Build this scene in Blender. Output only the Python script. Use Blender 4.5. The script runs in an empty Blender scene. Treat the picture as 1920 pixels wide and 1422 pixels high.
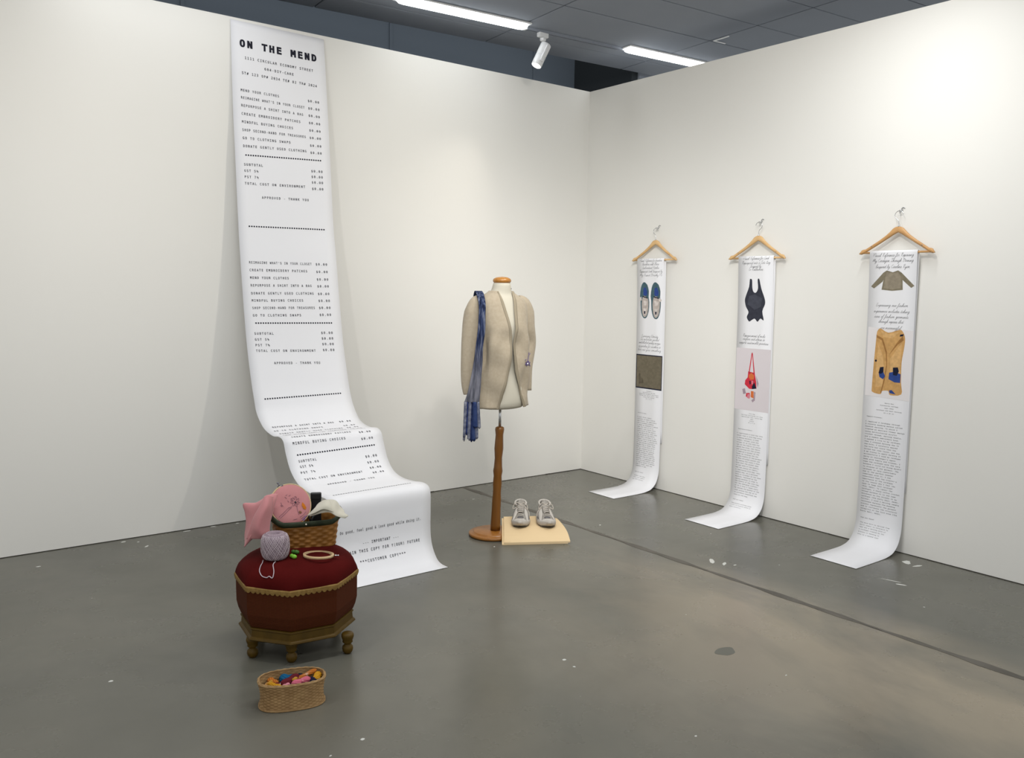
import bpy, math, random
from math import sin, cos, pi, radians
from mathutils import Vector, Matrix

random.seed(7)
SC = bpy.context.scene
COL = SC.collection

# ------------------------------------------------------------------ camera
cam_d = bpy.data.cameras.new('camera')
cam = bpy.data.objects.new('camera', cam_d)
COL.objects.link(cam)
YAW, PITCH, ROLL, FPX = 0.6568185, -0.104275, 0.0166337, 1595.81
_f = Vector((sin(YAW)*cos(PITCH), cos(YAW)*cos(PITCH), sin(PITCH)))
_r = Vector((cos(YAW), -sin(YAW), 0)); _u = _r.cross(_f)
_r2 = _r*cos(ROLL)+_u*sin(ROLL); _u2 = -_r*sin(ROLL)+_u*cos(ROLL)
cam.matrix_world = Matrix(((_r2.x, _u2.x, -_f.x, -4.79917), (_r2.y, _u2.y, -_f.y, -5.2529),
                           (_r2.z, _u2.z, -_f.z, 1.5), (0, 0, 0, 1)))
cam_d.sensor_fit = 'HORIZONTAL'; cam_d.sensor_width = 36.0
cam_d.lens = FPX/1920*36.0
cam_d.clip_start = 0.05
SC.camera = cam

# ------------------------------------------------------------------ light
world = bpy.data.worlds.new('world'); SC.world = world
world.use_nodes = True
bg = world.node_tree.nodes['Background']
bg.inputs[0].default_value = (0.90, 0.91, 0.89, 1); bg.inputs[1].default_value = 0.74
SC.view_settings.view_transform = 'Standard'; SC.view_settings.look = 'None'
SC.view_settings.exposure = 0.32; SC.view_settings.gamma = 1.0
SC.view_settings.use_curve_mapping = False

def area(name, loc, sx, sy, power, col, rz=0.0):
    l = bpy.data.lights.new(name, 'AREA'); l.shape = 'RECTANGLE'; l.size = sx; l.size_y = sy
    l.energy = power; l.color = col
    o = bpy.data.objects.new(name, l); COL.objects.link(o); o.location = loc; o.rotation_euler = (0, 0, rz)
    return o
def spot(name, loc, tgt, power, col, ang, blend=0.8, rad=0.04):
    l = bpy.data.lights.new(name, 'SPOT'); l.energy = power; l.color = col
    l.spot_size = radians(ang); l.spot_blend = blend; l.shadow_soft_size = rad
    o = bpy.data.objects.new(name, l); COL.objects.link(o); o.location = loc
    o.rotation_euler = (Vector(tgt)-Vector(loc)).to_track_quat('-Z', 'Y').to_euler()
    return o
CT = radians(-4.6)
COOL = (0.96, 0.98, 1.0); WARM = (1.0, 0.93, 0.82)
# rows of ceiling strip lamps of the hall that lie outside the frame
for k, (x, y, pw) in enumerate([(-3.35, -0.33, 3), (-3.4, -2.6, 22), (-1.2, -2.9, 20), (-5.6, -2.4, 14), (-4.6, -5.6, 26), (-2.0, -5.6, 26)]):
    area('strip_lamp_light', (x, y, 3.30), 1.2, 0.12, pw, COOL, CT)
spot('right_track_light', (-1.35, -2.0, 3.25), (-3.0, 0.0, 0.7), 52, WARM, 120, 1.0, 0.03)
spot('left_track_light', (-4.2, -2.0, 3.25), (-2.4, 0.0, 0.7), 40, (1.0, 0.98, 0.96), 120, 1.0, 0.03)
spot('right_wall_light', (-2.4, -3.3, 3.25), (0.0, -1.7, 2.0), 80, (1.0, 0.95, 0.88), 110, 1.0, 0.05)
spot('far_left_light', (-4.3, -2.6, 3.25), (-4.5, 0.0, 2.2), 42, WARM, 72, 1.0, 0.05)
spot('corner_fill', (-3.0, -3.4, 3.25), (-0.15, -0.40, 0.7), 320, (1.0, 0.98, 0.95), 56, 1.0, 0.45)  # added soft fill that brightens the room corner

# ------------------------------------------------------------------ helpers
def tagp(o, label=None, cat=None, group=None, kind=None):
    if label: o['label'] = label
    if cat: o['category'] = cat
    if group: o['group'] = group
    if kind: o['kind'] = kind
    return o
def thing(name, label, cat, loc=(0, 0, 0), rz=0.0, group=None):
    o = bpy.data.objects.new(name, None); COL.objects.link(o); o.empty_display_size = 0.05
    o.location = loc; o.rotation_euler = (0, 0, rz)
    return tagp(o, label, cat, group)
def mesh(name, V, F, mat, parent=None, smooth=False, loc=None, mats=None, mi=None):
    me = bpy.data.meshes.new(name)
    me.from_pydata([tuple(v) for v in V], [], [tuple(f) for f in F]); me.update()
    for m in (mats or [mat]): me.materials.append(m)
    if mi:
        for p_, i in zip(me.polygons, mi): p_.material_index = i
    if smooth:
        me.polygons.foreach_set('use_smooth', [True]*len(me.polygons))
    o = bpy.data.objects.new(name, me); COL.objects.link(o)
    if parent is not None: o.parent = parent
    if loc is not None: o.location = loc
    return o
def join(parts):
    V, F = [], []
    for v, f in parts:
        n = len(V); V += list(v); F += [tuple(i+n for i in q) for q in f]
    return V, F
def box(x0, x1, y0, y1, z0, z1):
    V = [(x0,y0,z0),(x1,y0,z0),(x1,y1,z0),(x0,y1,z0),(x0,y0,z1),(x1,y0,z1),(x1,y1,z1),(x0,y1,z1)]
    return V, [(3,2,1,0),(4,5,6,7),(0,1,5,4),(1,2,6,5),(2,3,7,6),(3,0,4,7)]
def bbox(x0, x1, y0, y1, z0, z1, b=0.005):
    """box with chamfered vertical edges and top/bottom rims"""
    def ring(i, z): 
        return [(x0+b+i,y0+i,z),(x1-b-i,y0+i,z),(x1-i,y0+b+i,z),(x1-i,y1-b-i,z),(x1-b-i,y1-i,z),(x0+b+i,y1-i,z),(x0+i,y1-b-i,z),(x0+i,y0+b+i,z)]
    return loft([ring(b, z0), ring(0, z0+b), ring(0, z1-b), ring(b, z1)])
def loft(rings, cap=True, closed=True):
    n = len(rings[0]); V = [v for r in rings for v in r]; F = []
    m = n if closed else n-1
    for i in range(len(rings)-1):
        for j in range(m):
            k = (j+1) % n
            F.append((i*n+j, i*n+k, (i+1)*n+k, (i+1)*n+j))
    if cap and closed:
        F.append(tuple(range(n-1, -1, -1))); F.append(tuple((len(rings)-1)*n+j for j in range(n)))
    return V, F
def lathe(prof, n=24, cx=0, cy=0):
    return loft([[(cx+r*cos(2*pi*j/n), cy+r*sin(2*pi*j/n), z) for j in range(n)] for r, z in prof])
def tube(pts, rad, n=8, closed=False, flat=1.0):
    pts = [Vector(p) for p in pts]; N = len(pts)
    if not hasattr(rad, '__len__'): rad = [rad]*N
    rings = []; up = None
    for i, p in enumerate(pts):
        if closed: t = (pts[(i+1) % N]-pts[i-1]).normalized()
        else: t = (pts[min(i+1, N-1)]-pts[max(i-1, 0)]).normalized()
        if up is None:
            a = Vector((0, 0, 1)) if abs(t.z) < 0.9 else Vector((0, 1, 0))
            up = (a-t*a.dot(t)).normalized()
        else:
            up = (up-t*up.dot(t)).normalized()
        sd = t.cross(up)
        rings.append([p+sd*cos(2*pi*j/n)*rad[i]+up*sin(2*pi*j/n)*rad[i]*flat for j in range(n)])
    if closed:
        V = [v for r in rings for v in r]; F = []
        for i in range(N):
            a, b = i*n, ((i+1) % N)*n
            for j in range(n):
                k = (j+1) % n; F.append((a+j, a+k, b+k, b+j))
        return V, F
    return loft(rings)
def ell(c, rx, ry, rz, nu=14, nv=8):
    R = []
    for i in range(nv+1):
        t = pi*i/nv; s = max(sin(t), 0.02)
        R.append([(c[0]+rx*s*cos(2*pi*j/nu), c[1]+ry*s*sin(2*pi*j/nu), c[2]-rz*cos(t)) for j in range(nu)])
    return loft(R)
def cr(P, t):
    i = max(0, min(int(t), len(P)-2)); f = t-i
    g = lambda k: Vector(P[max(0, min(len(P)-1, k))])
    a, b, c, d = g(i-1), g(i), g(i+1), g(i+2)
    return 0.5*((2*b)+(c-a)*f+(2*a-5*b+4*c-d)*f*f+(3*b-a-3*c+d)*f**3)
def smoothpts(P, n=6):
    P = [tuple(p) for p in P]
    return [cr(P, i/n) for i in range((len(P)-1)*n+1)]
def lerp(a, b, t): return a+(b-a)*t
def interp(x, X, Y):
    if x <= X[0]: return Y[0]
    for i in range(len(X)-1):
        if x <= X[i+1]:
            t = (x-X[i])/(X[i+1]-X[i])
            return Y[i]+(Y[i+1]-Y[i])*t if not isinstance(Y[i], Vector) else Y[i].lerp(Y[i+1], t)
    return Y[-1]
def xf(VF, M):
    return [M @ Vector(v) for v in VF[0]], VF[1]
def sub(o, lv=1):
    m = o.modifiers.new('s', 'SUBSURF'); m.levels = lv; m.render_levels = lv; return o
def solid(o, t, off=0.0):
    m = o.modifiers.new('t', 'SOLIDIFY'); m.thickness = t; m.offset = off; return o

# ------------------------------------------------------------------ materials
def mat(name, col, rough=0.6, spec=0.3, metal=0.0, noise=None, bump=None, emit=None, sheen=0.0):
    """noise=(scale, second colour, detail); bump=(kind, scale, strength)"""
    m = bpy.data.materials.new(name); m.use_nodes = True
    nt = m.node_tree; b = nt.nodes['Principled BSDF']
    b.inputs['Base Color'].default_value = (*col, 1); b.inputs['Roughness'].default_value = rough
    b.inputs['Specular IOR Level'].default_value = spec; b.inputs['Metallic'].default_value = metal
    if sheen: b.inputs['Sheen Weight'].default_value = sheen
    tc = nt.nodes.new('ShaderNodeTexCoord')
    if noise:
        n = nt.nodes.new('ShaderNodeTexNoise'); n.inputs['Scale'].default_value = noise[0]
        n.inputs['Detail'].default_value = noise[2] if len(noise) > 2 else 3
        mp = nt.nodes.new('ShaderNodeMapping')
        if len(noise) > 3: mp.inputs['Scale'].default_value = noise[3]
        nt.links.new(tc.outputs['Object'], mp.inputs['Vector']); nt.links.new(mp.outputs[0], n.inputs['Vector'])
        r = nt.nodes.new('ShaderNodeValToRGB'); r.color_ramp.elements[0].position = 0.36; r.color_ramp.elements[1].position = 0.64
        r.color_ramp.elements[0].color = (*col, 1); r.color_ramp.elements[1].color = (*noise[1], 1)
        nt.links.new(n.outputs['Fac'], r.inputs[0]); nt.links.new(r.outputs[0], b.inputs['Base Color'])
    if bump:
        k, s, st = bump
        if k == 'wave':
            t = nt.nodes.new('ShaderNodeTexWave'); t.bands_direction = 'Z'
        else:
            t = nt.nodes.new('ShaderNodeTexNoise'); t.inputs['Detail'].default_value = 4
        t.inputs['Scale'].default_value = s
        nt.links.new(tc.outputs['Object'], t.inputs['Vector'])
        bp = nt.nodes.new('ShaderNodeBump'); bp.inputs['Strength'].default_value = st; bp.inputs['Distance'].default_value = 0.002
        nt.links.new(t.outputs['Fac'], bp.inputs['Height']); nt.links.new(bp.outputs[0], b.inputs['Normal'])
    if emit:
        b.inputs['Emission Color'].default_value = (*emit[0], 1); b.inputs['Emission Strength'].default_value = emit[1]
    return m
def wood(name, c1, c2, scale=6, stretch=(1, 1, 0.12), rough=0.4, spec=0.4):
    m = mat(name, c1, rough, spec, noise=(scale*6, c2, 5, stretch)); return m

M = {}
M['wall'] = mat('white_wall_paint', (0.765, 0.752, 0.71), 0.75, 0.15, noise=(0.7, (0.785, 0.772, 0.73), 2), bump=('noise', 90, 0.08))
M['paper'] = mat('white_paper', (0.80, 0.80, 0.82), 0.75, 0.1)
M['ink'] = mat('black_ink', (0.02, 0.02, 0.03), 0.8, 0.1)
M['inkgrey'] = mat('grey_ink', (0.025, 0.025, 0.03), 0.8, 0.1)
M['ceil'] = mat('grey_ceiling_panel', (0.225, 0.247, 0.287), 0.8, 0.1, noise=(1.5, (0.24, 0.262, 0.302), 2))
M['ceilgap'] = mat('ceiling_joint', (0.05, 0.055, 0.06), 0.9, 0.1)
M['dark'] = mat('dark_void_wall', (0.125, 0.15, 0.185), 0.8, 0.1)
M['dark2'] = mat('darker_void_wall', (0.03, 0.035, 0.04), 0.8, 0.1)
M['lamp'] = mat('lamp_diffuser', (1, 1, 1), 0.5, 0.1, emit=((0.95, 0.98, 1.0), 8.0))
M['white_metal'] = mat('white_lamp_metal', (0.75, 0.76, 0.77), 0.35, 0.5)
M['lens'] = mat('spot_lens', (1, 1, 1), 0.3, 0.3, emit=((1, 0.97, 0.92), 6.0))
M['steel'] = mat('steel', (0.62, 0.63, 0.65), 0.25, 0.5, metal=1.0)
M['darksteel'] = mat('dark_steel', (0.18, 0.18, 0.2), 0.35, 0.5, metal=0.8)
M['pine'] = wood('pale_hanger_wood', (0.62, 0.38, 0.16), (0.70, 0.46, 0.22), 5, (1, 0.15, 1), 0.45, 0.4)
M['pine3'] = wood('warm_hanger_wood', (0.50, 0.27, 0.10), (0.60, 0.34, 0.14), 5, (1, 0.15, 1), 0.45, 0.4)
M['stand'] = wood('brown_stand_wood', (0.125, 0.044, 0.002), (0.165, 0.060, 0.003), 5, (1, 1, 0.1), 0.35, 0.5)
M['base'] = wood('brown_base_wood', (0.25, 0.095, 0.014), (0.30, 0.12, 0.02), 5, (1, 1, 0.1), 0.3, 0.5)
M['capwood'] = wood('neck_cap_wood', (0.32, 0.13, 0.02), (0.42, 0.19, 0.04), 5, (1, 1, 1), 0.25, 0.5)
M['form'] = mat('dress_form_linen', (0.50, 0.47, 0.39), 0.8, 0.1, bump=('noise', 400, 0.2))
M['knit'] = mat('beige_knit', (0.345, 0.292, 0.215), 0.95, 0.05, noise=(60, (0.375, 0.32, 0.24), 4), bump=('wave', 160, 0.10), sheen=0.15)
M['knitband'] = mat('beige_knit_band', (0.28, 0.24, 0.175), 0.95, 0.05, bump=('wave', 200, 0.3))
M['kraft'] = mat('buff_board', (0.70, 0.53, 0.31), 0.7, 0.15, noise=(3, (0.73, 0.555, 0.33), 2))
M['purple'] = mat('purple_thread', (0.10, 0.07, 0.22), 0.8, 0.1)

def floor_mat():
    m = bpy.data.materials.new('polished_concrete'); m.use_nodes = True
    nt = m.node_tree; b = nt.nodes['Principled BSDF']; L = nt.links.new
    tc = nt.nodes.new('ShaderNodeTexCoord')
    def noise(s, d, rgh=0.5, dist=0.0, scl=None):
        n = nt.nodes.new('ShaderNodeTexNoise'); n.inputs['Scale'].default_value = s; n.inputs['Detail'].default_value = d
        n.inputs['Roughness'].default_value = rgh; n.inputs['Distortion'].default_value = dist
        if scl:
            mp = nt.nodes.new('ShaderNodeMapping'); mp.inputs['Scale'].default_value = scl
            L(tc.outputs['Object'], mp.inputs[0]); L(mp.outputs[0], n.inputs['Vector'])
        else: L(tc.outputs['Object'], n.inputs['Vector'])
        return n
    def ramp(src, stops):
        r = nt.nodes.new('ShaderNodeValToRGB'); e = r.color_ramp.elements
        e[0].position, e[0].color = stops[0][0], (*stops[0][1], 1); e[1].position, e[1].color = stops[-1][0], (*stops[-1][1], 1)
        for p_, c in stops[1:-1]:
            k = e.new(p_); k.color = (*c, 1)
        L(src, r.inputs[0]); return r
    def mix(a, bb, fac, mode='MIX'):
        x = nt.nodes.new('ShaderNodeMix'); x.data_type = 'RGBA'; x.blend_type = mode
        L(a, x.inputs[6]); 
        if isinstance(bb, tuple): x.inputs[7].default_value = (*bb, 1)
        else: L(bb, x.inputs[7])
        if isinstance(fac, float): x.inputs[0].default_value = fac
        else: L(fac, x.inputs[0])
        return x.outputs[2]
    big = ramp(noise(0.85, 5, 0.55, 0.6).outputs['Fac'], [(0.30, FL[0]), (0.5, FL[1]), (0.72, FL[2])])
    fine = ramp(noise(5, 8, 0.65).outputs['Fac'], [(0.3, (0.90, 0.90, 0.90)), (0.7, (1.06, 1.06, 1.06))])
    c = mix(big.outputs[0], fine.outputs[0], 0.55, 'MULTIPLY')
    # paler, warmer band beside the saw cut (x about -1.25..-2)
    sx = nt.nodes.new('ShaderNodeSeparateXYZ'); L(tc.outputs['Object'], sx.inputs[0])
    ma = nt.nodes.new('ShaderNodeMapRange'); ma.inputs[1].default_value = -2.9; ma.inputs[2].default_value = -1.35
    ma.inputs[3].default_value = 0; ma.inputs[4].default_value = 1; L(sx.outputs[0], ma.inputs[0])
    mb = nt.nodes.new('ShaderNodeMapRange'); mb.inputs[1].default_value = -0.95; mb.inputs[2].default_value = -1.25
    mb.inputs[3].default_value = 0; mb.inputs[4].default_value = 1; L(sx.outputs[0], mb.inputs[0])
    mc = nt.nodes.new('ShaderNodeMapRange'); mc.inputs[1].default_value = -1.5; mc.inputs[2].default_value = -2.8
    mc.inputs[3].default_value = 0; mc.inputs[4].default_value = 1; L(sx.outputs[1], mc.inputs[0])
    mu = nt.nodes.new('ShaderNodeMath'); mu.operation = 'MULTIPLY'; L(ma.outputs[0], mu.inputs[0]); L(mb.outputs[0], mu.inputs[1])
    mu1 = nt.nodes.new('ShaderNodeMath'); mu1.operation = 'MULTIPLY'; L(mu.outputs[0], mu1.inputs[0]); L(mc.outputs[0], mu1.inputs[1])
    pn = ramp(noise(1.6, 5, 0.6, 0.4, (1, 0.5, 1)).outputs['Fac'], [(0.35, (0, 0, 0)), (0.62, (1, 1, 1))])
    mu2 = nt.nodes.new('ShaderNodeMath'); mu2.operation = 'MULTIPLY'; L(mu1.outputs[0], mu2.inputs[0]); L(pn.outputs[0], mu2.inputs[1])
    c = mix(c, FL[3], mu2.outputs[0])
    # small paint specks
    vo = nt.nodes.new('ShaderNodeTexVoronoi'); vo.inputs['Scale'].default_value = 2.6; L(tc.outputs['Object'], vo.inputs['Vector'])
    sp = nt.nodes.new('ShaderNodeMath'); sp.operation = 'LESS_THAN'; sp.inputs[1].default_value = 0.012; L(vo.outputs['Distance'], sp.inputs[0])
    c = mix(c, (0.55, 0.55, 0.52), sp.outputs[0])
    # dark scuffs
    sc = ramp(noise(3.0, 10, 0.75, 1.5, (0.6, 3, 1)).outputs['Fac'], [(0.22, (1, 1, 1)), (0.27, (0, 0, 0))])
    c = mix(c, (0.08, 0.08, 0.07), mix(sc.outputs[0], (0, 0, 0), 0.75))
    L(c, b.inputs['Base Color'])
    rr = ramp(noise(1.3, 6, 0.6).outputs['Fac'], [(0.3, (0.20, 0.20, 0.20)), (0.7, (0.36, 0.36, 0.36))])
    L(rr.outputs[0], b.inputs['Roughness']); b.inputs['Specular IOR Level'].default_value = 0.45
    bp = nt.nodes.new('ShaderNodeBump'); bp.inputs['Strength'].default_value = 0.05; bp.inputs['Distance'].default_value = 0.003
    L(noise(14, 6).outputs['Fac'], bp.inputs['Height']); L(bp.outputs[0], b.inputs['Normal'])
    return m
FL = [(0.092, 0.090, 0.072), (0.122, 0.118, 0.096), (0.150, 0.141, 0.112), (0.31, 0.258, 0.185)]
M['floor'] = floor_mat()

# ------------------------------------------------------------------ room shell
V, F = box(-8.5, 2.6, -8.5, 2.2, -0.12, 0.0)
# floor is two slabs with a sanded-over saw cut between them
fl = mesh('floor', *join([box(-8.5, -1.212, -8.5, 2.2, -0.12, 0), box(-1.19, 2.6, -8.5, 2.2, -0.12, 0)]), M['floor']); tagp(fl, kind='structure')
M['joint'] = mat('joint_filler', (0.082, 0.074, 0.060), 0.5, 0.3, noise=(6, (0.12, 0.108, 0.09), 4))
V, F = [], []
n = 120
for i in range(n+1):
    y = -8.5+(10.7)*i/n
    w = 0.016+0.006*sin(i*1.7)+0.005*sin(i*0.61+1)
    V += [(-1.201-w, y, 0.0012), (-1.201+w, y, 0.0012), (-1.201-w, y, -0.03), (-1.201+w, y, -0.03)]
    if i: 
        a = (i-1)*4; b = i*4
        F += [(a, a+1, b+1, b), (a+2, b+2, b+3, a+3), (a, b, b+2, a+2), (a+1, a+3, b+3, b+1)]
mesh('floor_joint', V, F, M['joint'], fl)
WH = 3.105
tagp(mesh('wall_left', *box(-8.5, 0.0, 0.0, 0.12, 0.004, WH), M['wall']), kind='structure')
tagp(mesh('wall_right', *box(0.0, 0.12, -8.5, 0.12, 0.004, WH), M['wall']), kind='structure')
# dark gap / chipped foot of the partitions
M['shadowgap'] = mat('raw_board_edge', (0.05, 0.045, 0.04), 0.9, 0.1)
def chips(name, alongx, length, seed):
    rnd = random.Random(seed); ps = []
    t = 0.0
    while t < length:
        L_ = rnd.uniform(0.04, 0.35); h = rnd.uniform(0.002, 0.006)
        if rnd.random() < 0.45:
            ps.append(box(-t-L_, -t, -0.003, 0.001, 0.0005, h) if alongx else box(-0.003, 0.001, -t-L_, -t, 0.0005, h))
        t += L_
    o = mesh(name, *join(ps), M['shadowgap']); tagp(o, kind='structure')
chips('trim_1', True, 5.5, 3); chips('trim_2', False, 5.5, 4)
# building shell beyond the partitions
tagp(mesh('wall_back', *box(-8.5, 0.60, 0.86, 0.98, 0.0, 5.2), M['dark']), kind='structure')
tagp(mesh('wall_front', *box(0.585, 0.66, 0.12, 0.86, 3.14, 5.2), M['dark2']), kind='structure')
tagp(mesh('trim_3', *box(0.50, 0.585, 0.12, 0.86, 3.13, 3.215), M['dark']), kind='structure')
for x in (-2.95, -1.35, 0.1):
    tagp(mesh('trim_4', *box(x-0.012, x+0.012, 0.85, 0.865, 2.8, 5.2), M['dark']), kind='structure')
tagp(mesh('trim_5', *box(0.66, 6.0, 0.10, 3.0, 3.34, 3.40), M['ceil']), kind='structure')
# ceiling: panels in a rotated grid with open joints, backing slab above
ce = bpy.data.objects.new('ceiling', None); COL.objects.link(ce); ce.rotation_euler = (0, 0, CT); tagp(ce, kind='structure')
HC = 3.35
mesh('backing', *box(-9.5, 4.0, -9.0, 0.065, HC+0.022, HC+0.12), M['ceilgap'], ce)
xs = [0.37+1.33*k for k in range(-7, 4)]
ys = [0.07, -0.235, -0.97+0.03, -1.41+0.02, -1.85] + [-1.85-0.44*k for k in range(1, 16)]
pm = {}
for i in range(len(xs)-1):
    for j in range(len(ys)-1):
        g = 0.004
        w, d = xs[i+1]-xs[i]-2*g, ys[j]-ys[j+1]-2*g
        key = round(d, 3)
        if key not in pm:
            o = mesh('ceiling_panel', *bbox(0, w, -d, 0, 0, 0.02, 0.003), M['ceil'], ce); pm[key] = o.data
        else:
            o = bpy.data.objects.new('ceiling_panel', pm[key]); COL.objects.link(o); o.parent = ce
        o.location = (xs[i]+g, ys[j]-g, HC+random.uniform(0, 0.0015))
# ------------------------------------------------------------------ ceiling fixtures
R4 = Matrix.Rotation(CT, 4, 'Z')
def crot(a, b, z=0): 
    v = R4 @ Vector((a, b, z)); return (v.x, v.y, v.z)
def strip(a0, a1, lab):
    t = thing('strip_light', lab, 'ceiling light', crot((a0+a1)/2, -0.47, HC), CT, 'linear ceiling lamps in one row')
    h = (a1-a0)/2; w = 0.052
    mesh('housing', *bbox(-h-0.012, h+0.012, -w-0.01, w+0.01, -0.012, 0.0, 0.003), M['white_metal'], t)
    rings = []
    for x, s in [(-h, 0.5), (-h+0.02, 0.9), (-h+0.05, 1), (h-0.05, 1), (h-0.02, 0.9), (h, 0.5)]:
        rings.append([(x, w*s*cos(q), -0.012-0.028*s*sin(q)) for q in [pi*k/8 for k in range(9)]])
    mesh('diffuser', *loft(rings), M['lamp'], t, True)
strip(-1.93, -0.945, 'bright white linear ceiling lamp left of the track spotlight, cut by the top edge')
strip(-0.03, 0.93, 'bright white linear ceiling lamp right of the track spotlight, ending behind the right wall top')
tr = thing('light_track', 'thin grey lighting track on the ceiling between the two linear lamps', 'track', crot(-0.49, -0.42, HC), CT)
mesh('rail', *join([box(-0.42, 0.45, -0.020, -0.006, -0.018, 0), box(-0.42, 0.45, 0.006, 0.020, -0.018, 0), box(-0.42, 0.45, -0.006, 0.006, -0.006, 0)]), M['ceil'], tr)
mesh('end_cap', *bbox(-0.435, -0.42, -0.022, 0.022, -0.02, 0, 0.002), M['white_metal'], tr)
# spotlight head
sl = thing('track_spotlight', 'white cylindrical spotlight hanging from the ceiling track, lit lens facing down', 'spotlight', crot(-0.764, -0.42, HC-0.018))
SB = Vector((-0.02, -0.05, -0.105)); SD = (Vector((-0.42, 0.07, -0.85))).normalized()
mesh('adapter', *bbox(-0.045, 0.04, -0.018, 0.018, -0.03, 0.004, 0.004), M['white_metal'], sl)
mesh('collar', *lathe([(0.016, -0.03), (0.022, -0.036), (0.022, -0.05), (0.012, -0.056)], 16), M['white_metal'], sl, True)
mesh('arm', *tube([(0, 0, -0.05), (0.004, -0.008, -0.08), (0.004, -0.02, -0.115), (0, -0.035, -0.14)], 0.0075), M['white_metal'], sl, True)
def axis(o, d):
    q = Vector(d).to_track_quat('Z', 'Y').to_matrix().to_4x4(); return Matrix.Translation(o) @ q
A = axis(Vector((-0.005, -0.045, -0.085)), SD)
mesh('lamp_body', *xf(lathe([(0.02, 0.0), (0.036, 0.004), (0.038, 0.01), (0.038, 0.085), (0.034, 0.088), (0.034, 0.094), (0.038, 0.097), (0.038, 0.175), (0.035, 0.178), (0.032, 0.17)], 24), A), M['white_metal'], sl, True)
mesh('driver_box', *xf(bbox(0.036, 0.056, -0.012, 0.012, 0.02, 0.15, 0.003), A), M['white_metal'], sl)
mesh('lens', *xf(lathe([(0.0, 0.171), (0.033, 0.171), (0.031, 0.1785), (0.0, 0.184)], 24), A), M['lens'], sl, True)
tl = SB+A.translation
spot('track_spotlight_light', Vector(sl.location)+(A @ Vector((0, 0, 0.21))), Vector(sl.location)+(A @ Vector((0, 0, 2))), 12, WARM, 70, 1.0, 0.03)
# bright reflection along a panel corner, modelled as thin white strips
cb = thing('corner_glint', 'small angled reflection at a ceiling panel corner near the right wall, made of white strips', 'highlight', crot(0.37, -0.975, HC), CT)
mesh('glint_strip', *box(0.01, 0.13, 0.0, 0.008, -0.006, 0), M['white_metal'], cb)
mesh('glint_strip', *box(0.01, 0.018, -0.14, 0.0, -0.006, 0), M['white_metal'], cb)

# ------------------------------------------------------------------ glyphs
import os
def load_font():
    try:
        d = bpy.utils.system_resource('DATAFILES', path='fonts')
        return bpy.data.fonts.load(os.path.join(d, 'DejaVuSansMono.woff2'))
    except Exception:
        return None
MONO = load_font()
GC = {}
def glyph(ch, bold=False, res=2):
    """flat triangles of one character in a cell 0..0.6 wide, cap height ~0.73"""
    k = (ch, bold, res)
    if k in GC: return GC[k]
    c = bpy.data.curves.new('g', 'FONT'); c.body = ch; c.size = 1.0; c.resolution_u = res; c.fill_mode = 'FRONT'
    c.offset = 0.045 if bold else (0.010 if res > 1 else 0.020)
    if MONO: c.font = MONO
    o = bpy.data.objects.new('g', c); COL.objects.link(o)
    dg = bpy.context.evaluated_depsgraph_get(); me = bpy.data.meshes.new_from_object(o.evaluated_get(dg))
    V = [(v.co.x, v.co.y) for v in me.vertices]; F = [tuple(p_.vertices) for p_ in me.polygons]
    if not MONO and V:
        a = min(v[0] for v in V); b = max(v[0] for v in V); s = min(1, 0.56/max(b-a, 1e-3))
        V = [((v[0]-(a+b)/2)*s+0.3, v[1]) for v in V]
    bpy.data.objects.remove(o); bpy.data.curves.remove(c); bpy.data.meshes.remove(me)
    GC[k] = (V, F); return GC[k]
def put_text(buf, txt, u0, u1, s, size, P, off=0.0012, bold=False, cell=None, res=2):
    """lay txt between u0 and u1 (metres across the sheet); s = baseline, metres down the sheet"""
    V, F = buf; n = len(txt)
    adv = (u1-u0)/n if cell is None else cell
    for i, ch in enumerate(txt):
        if ch == ' ': continue
        if ch == '.' and n > 25 and txt[0] == '.':
            a = u0+adv*(i+0.5); r = adv*0.34; k = len(V)
            V += [P(a+r*cos(q), s-r*sin(q), off) for q in [2*pi*j/8 for j in range(8)]]; F.append(tuple(range(k, k+8))); continue
        g = glyph(ch, bold, res); k = len(V)
        sx = adv/0.602; sx = min(sx, size*1.35)
        V += [P(u0+adv*i+v[0]*sx, s-v[1]*size, off) for v in g[0]]
        F += [tuple(j+k for j in f) for f in g[1]]

# ------------------------------------------------------------------ big receipt
RP = [(-.012,3.08),(-.068,2.585),(-.096,2.313),(-.137,1.905),(-.173,1.7),(-.22,1.415),(-.274,1.132),(-.333,.931),(-.365,.84),(-.412,.755),(-.5,.675),(-.621,.650),(-.72,.656),(-.772,.635),(-.799,.584),(-.85,.49),(-.921,.43),(-1.02,.407),(-1.146,.409),(-1.238,.420),(-1.3,.414),(-1.329,.378),(-1.332,.288),(-1.333,.167),(-1.349,.089),(-1.393,.028),(-1.44,.005),(-1.51,.003)]
LP = [(-.004,3.09),(-.02,2.6),(-.045,2.3),(-.078,1.9),(-.1,1.7),(-.142,1.41),(-.192,1.142),(-.25,.94),(-.295,.825),(-.335,.742),(-.44,.668),(-.576,.641),(-.67,.648),(-.73,.631),(-.766,.564),(-.83,.48),(-.93,.425),(-1.05,.407),(-1.17,.41),(-1.25,.414),(-1.305,.408),(-1.33,.37),(-1.335,.28),(-1.335,.167),(-1.355,.089),(-1.4,.028),(-1.45,.005),(-1.515,.003)]
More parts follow.
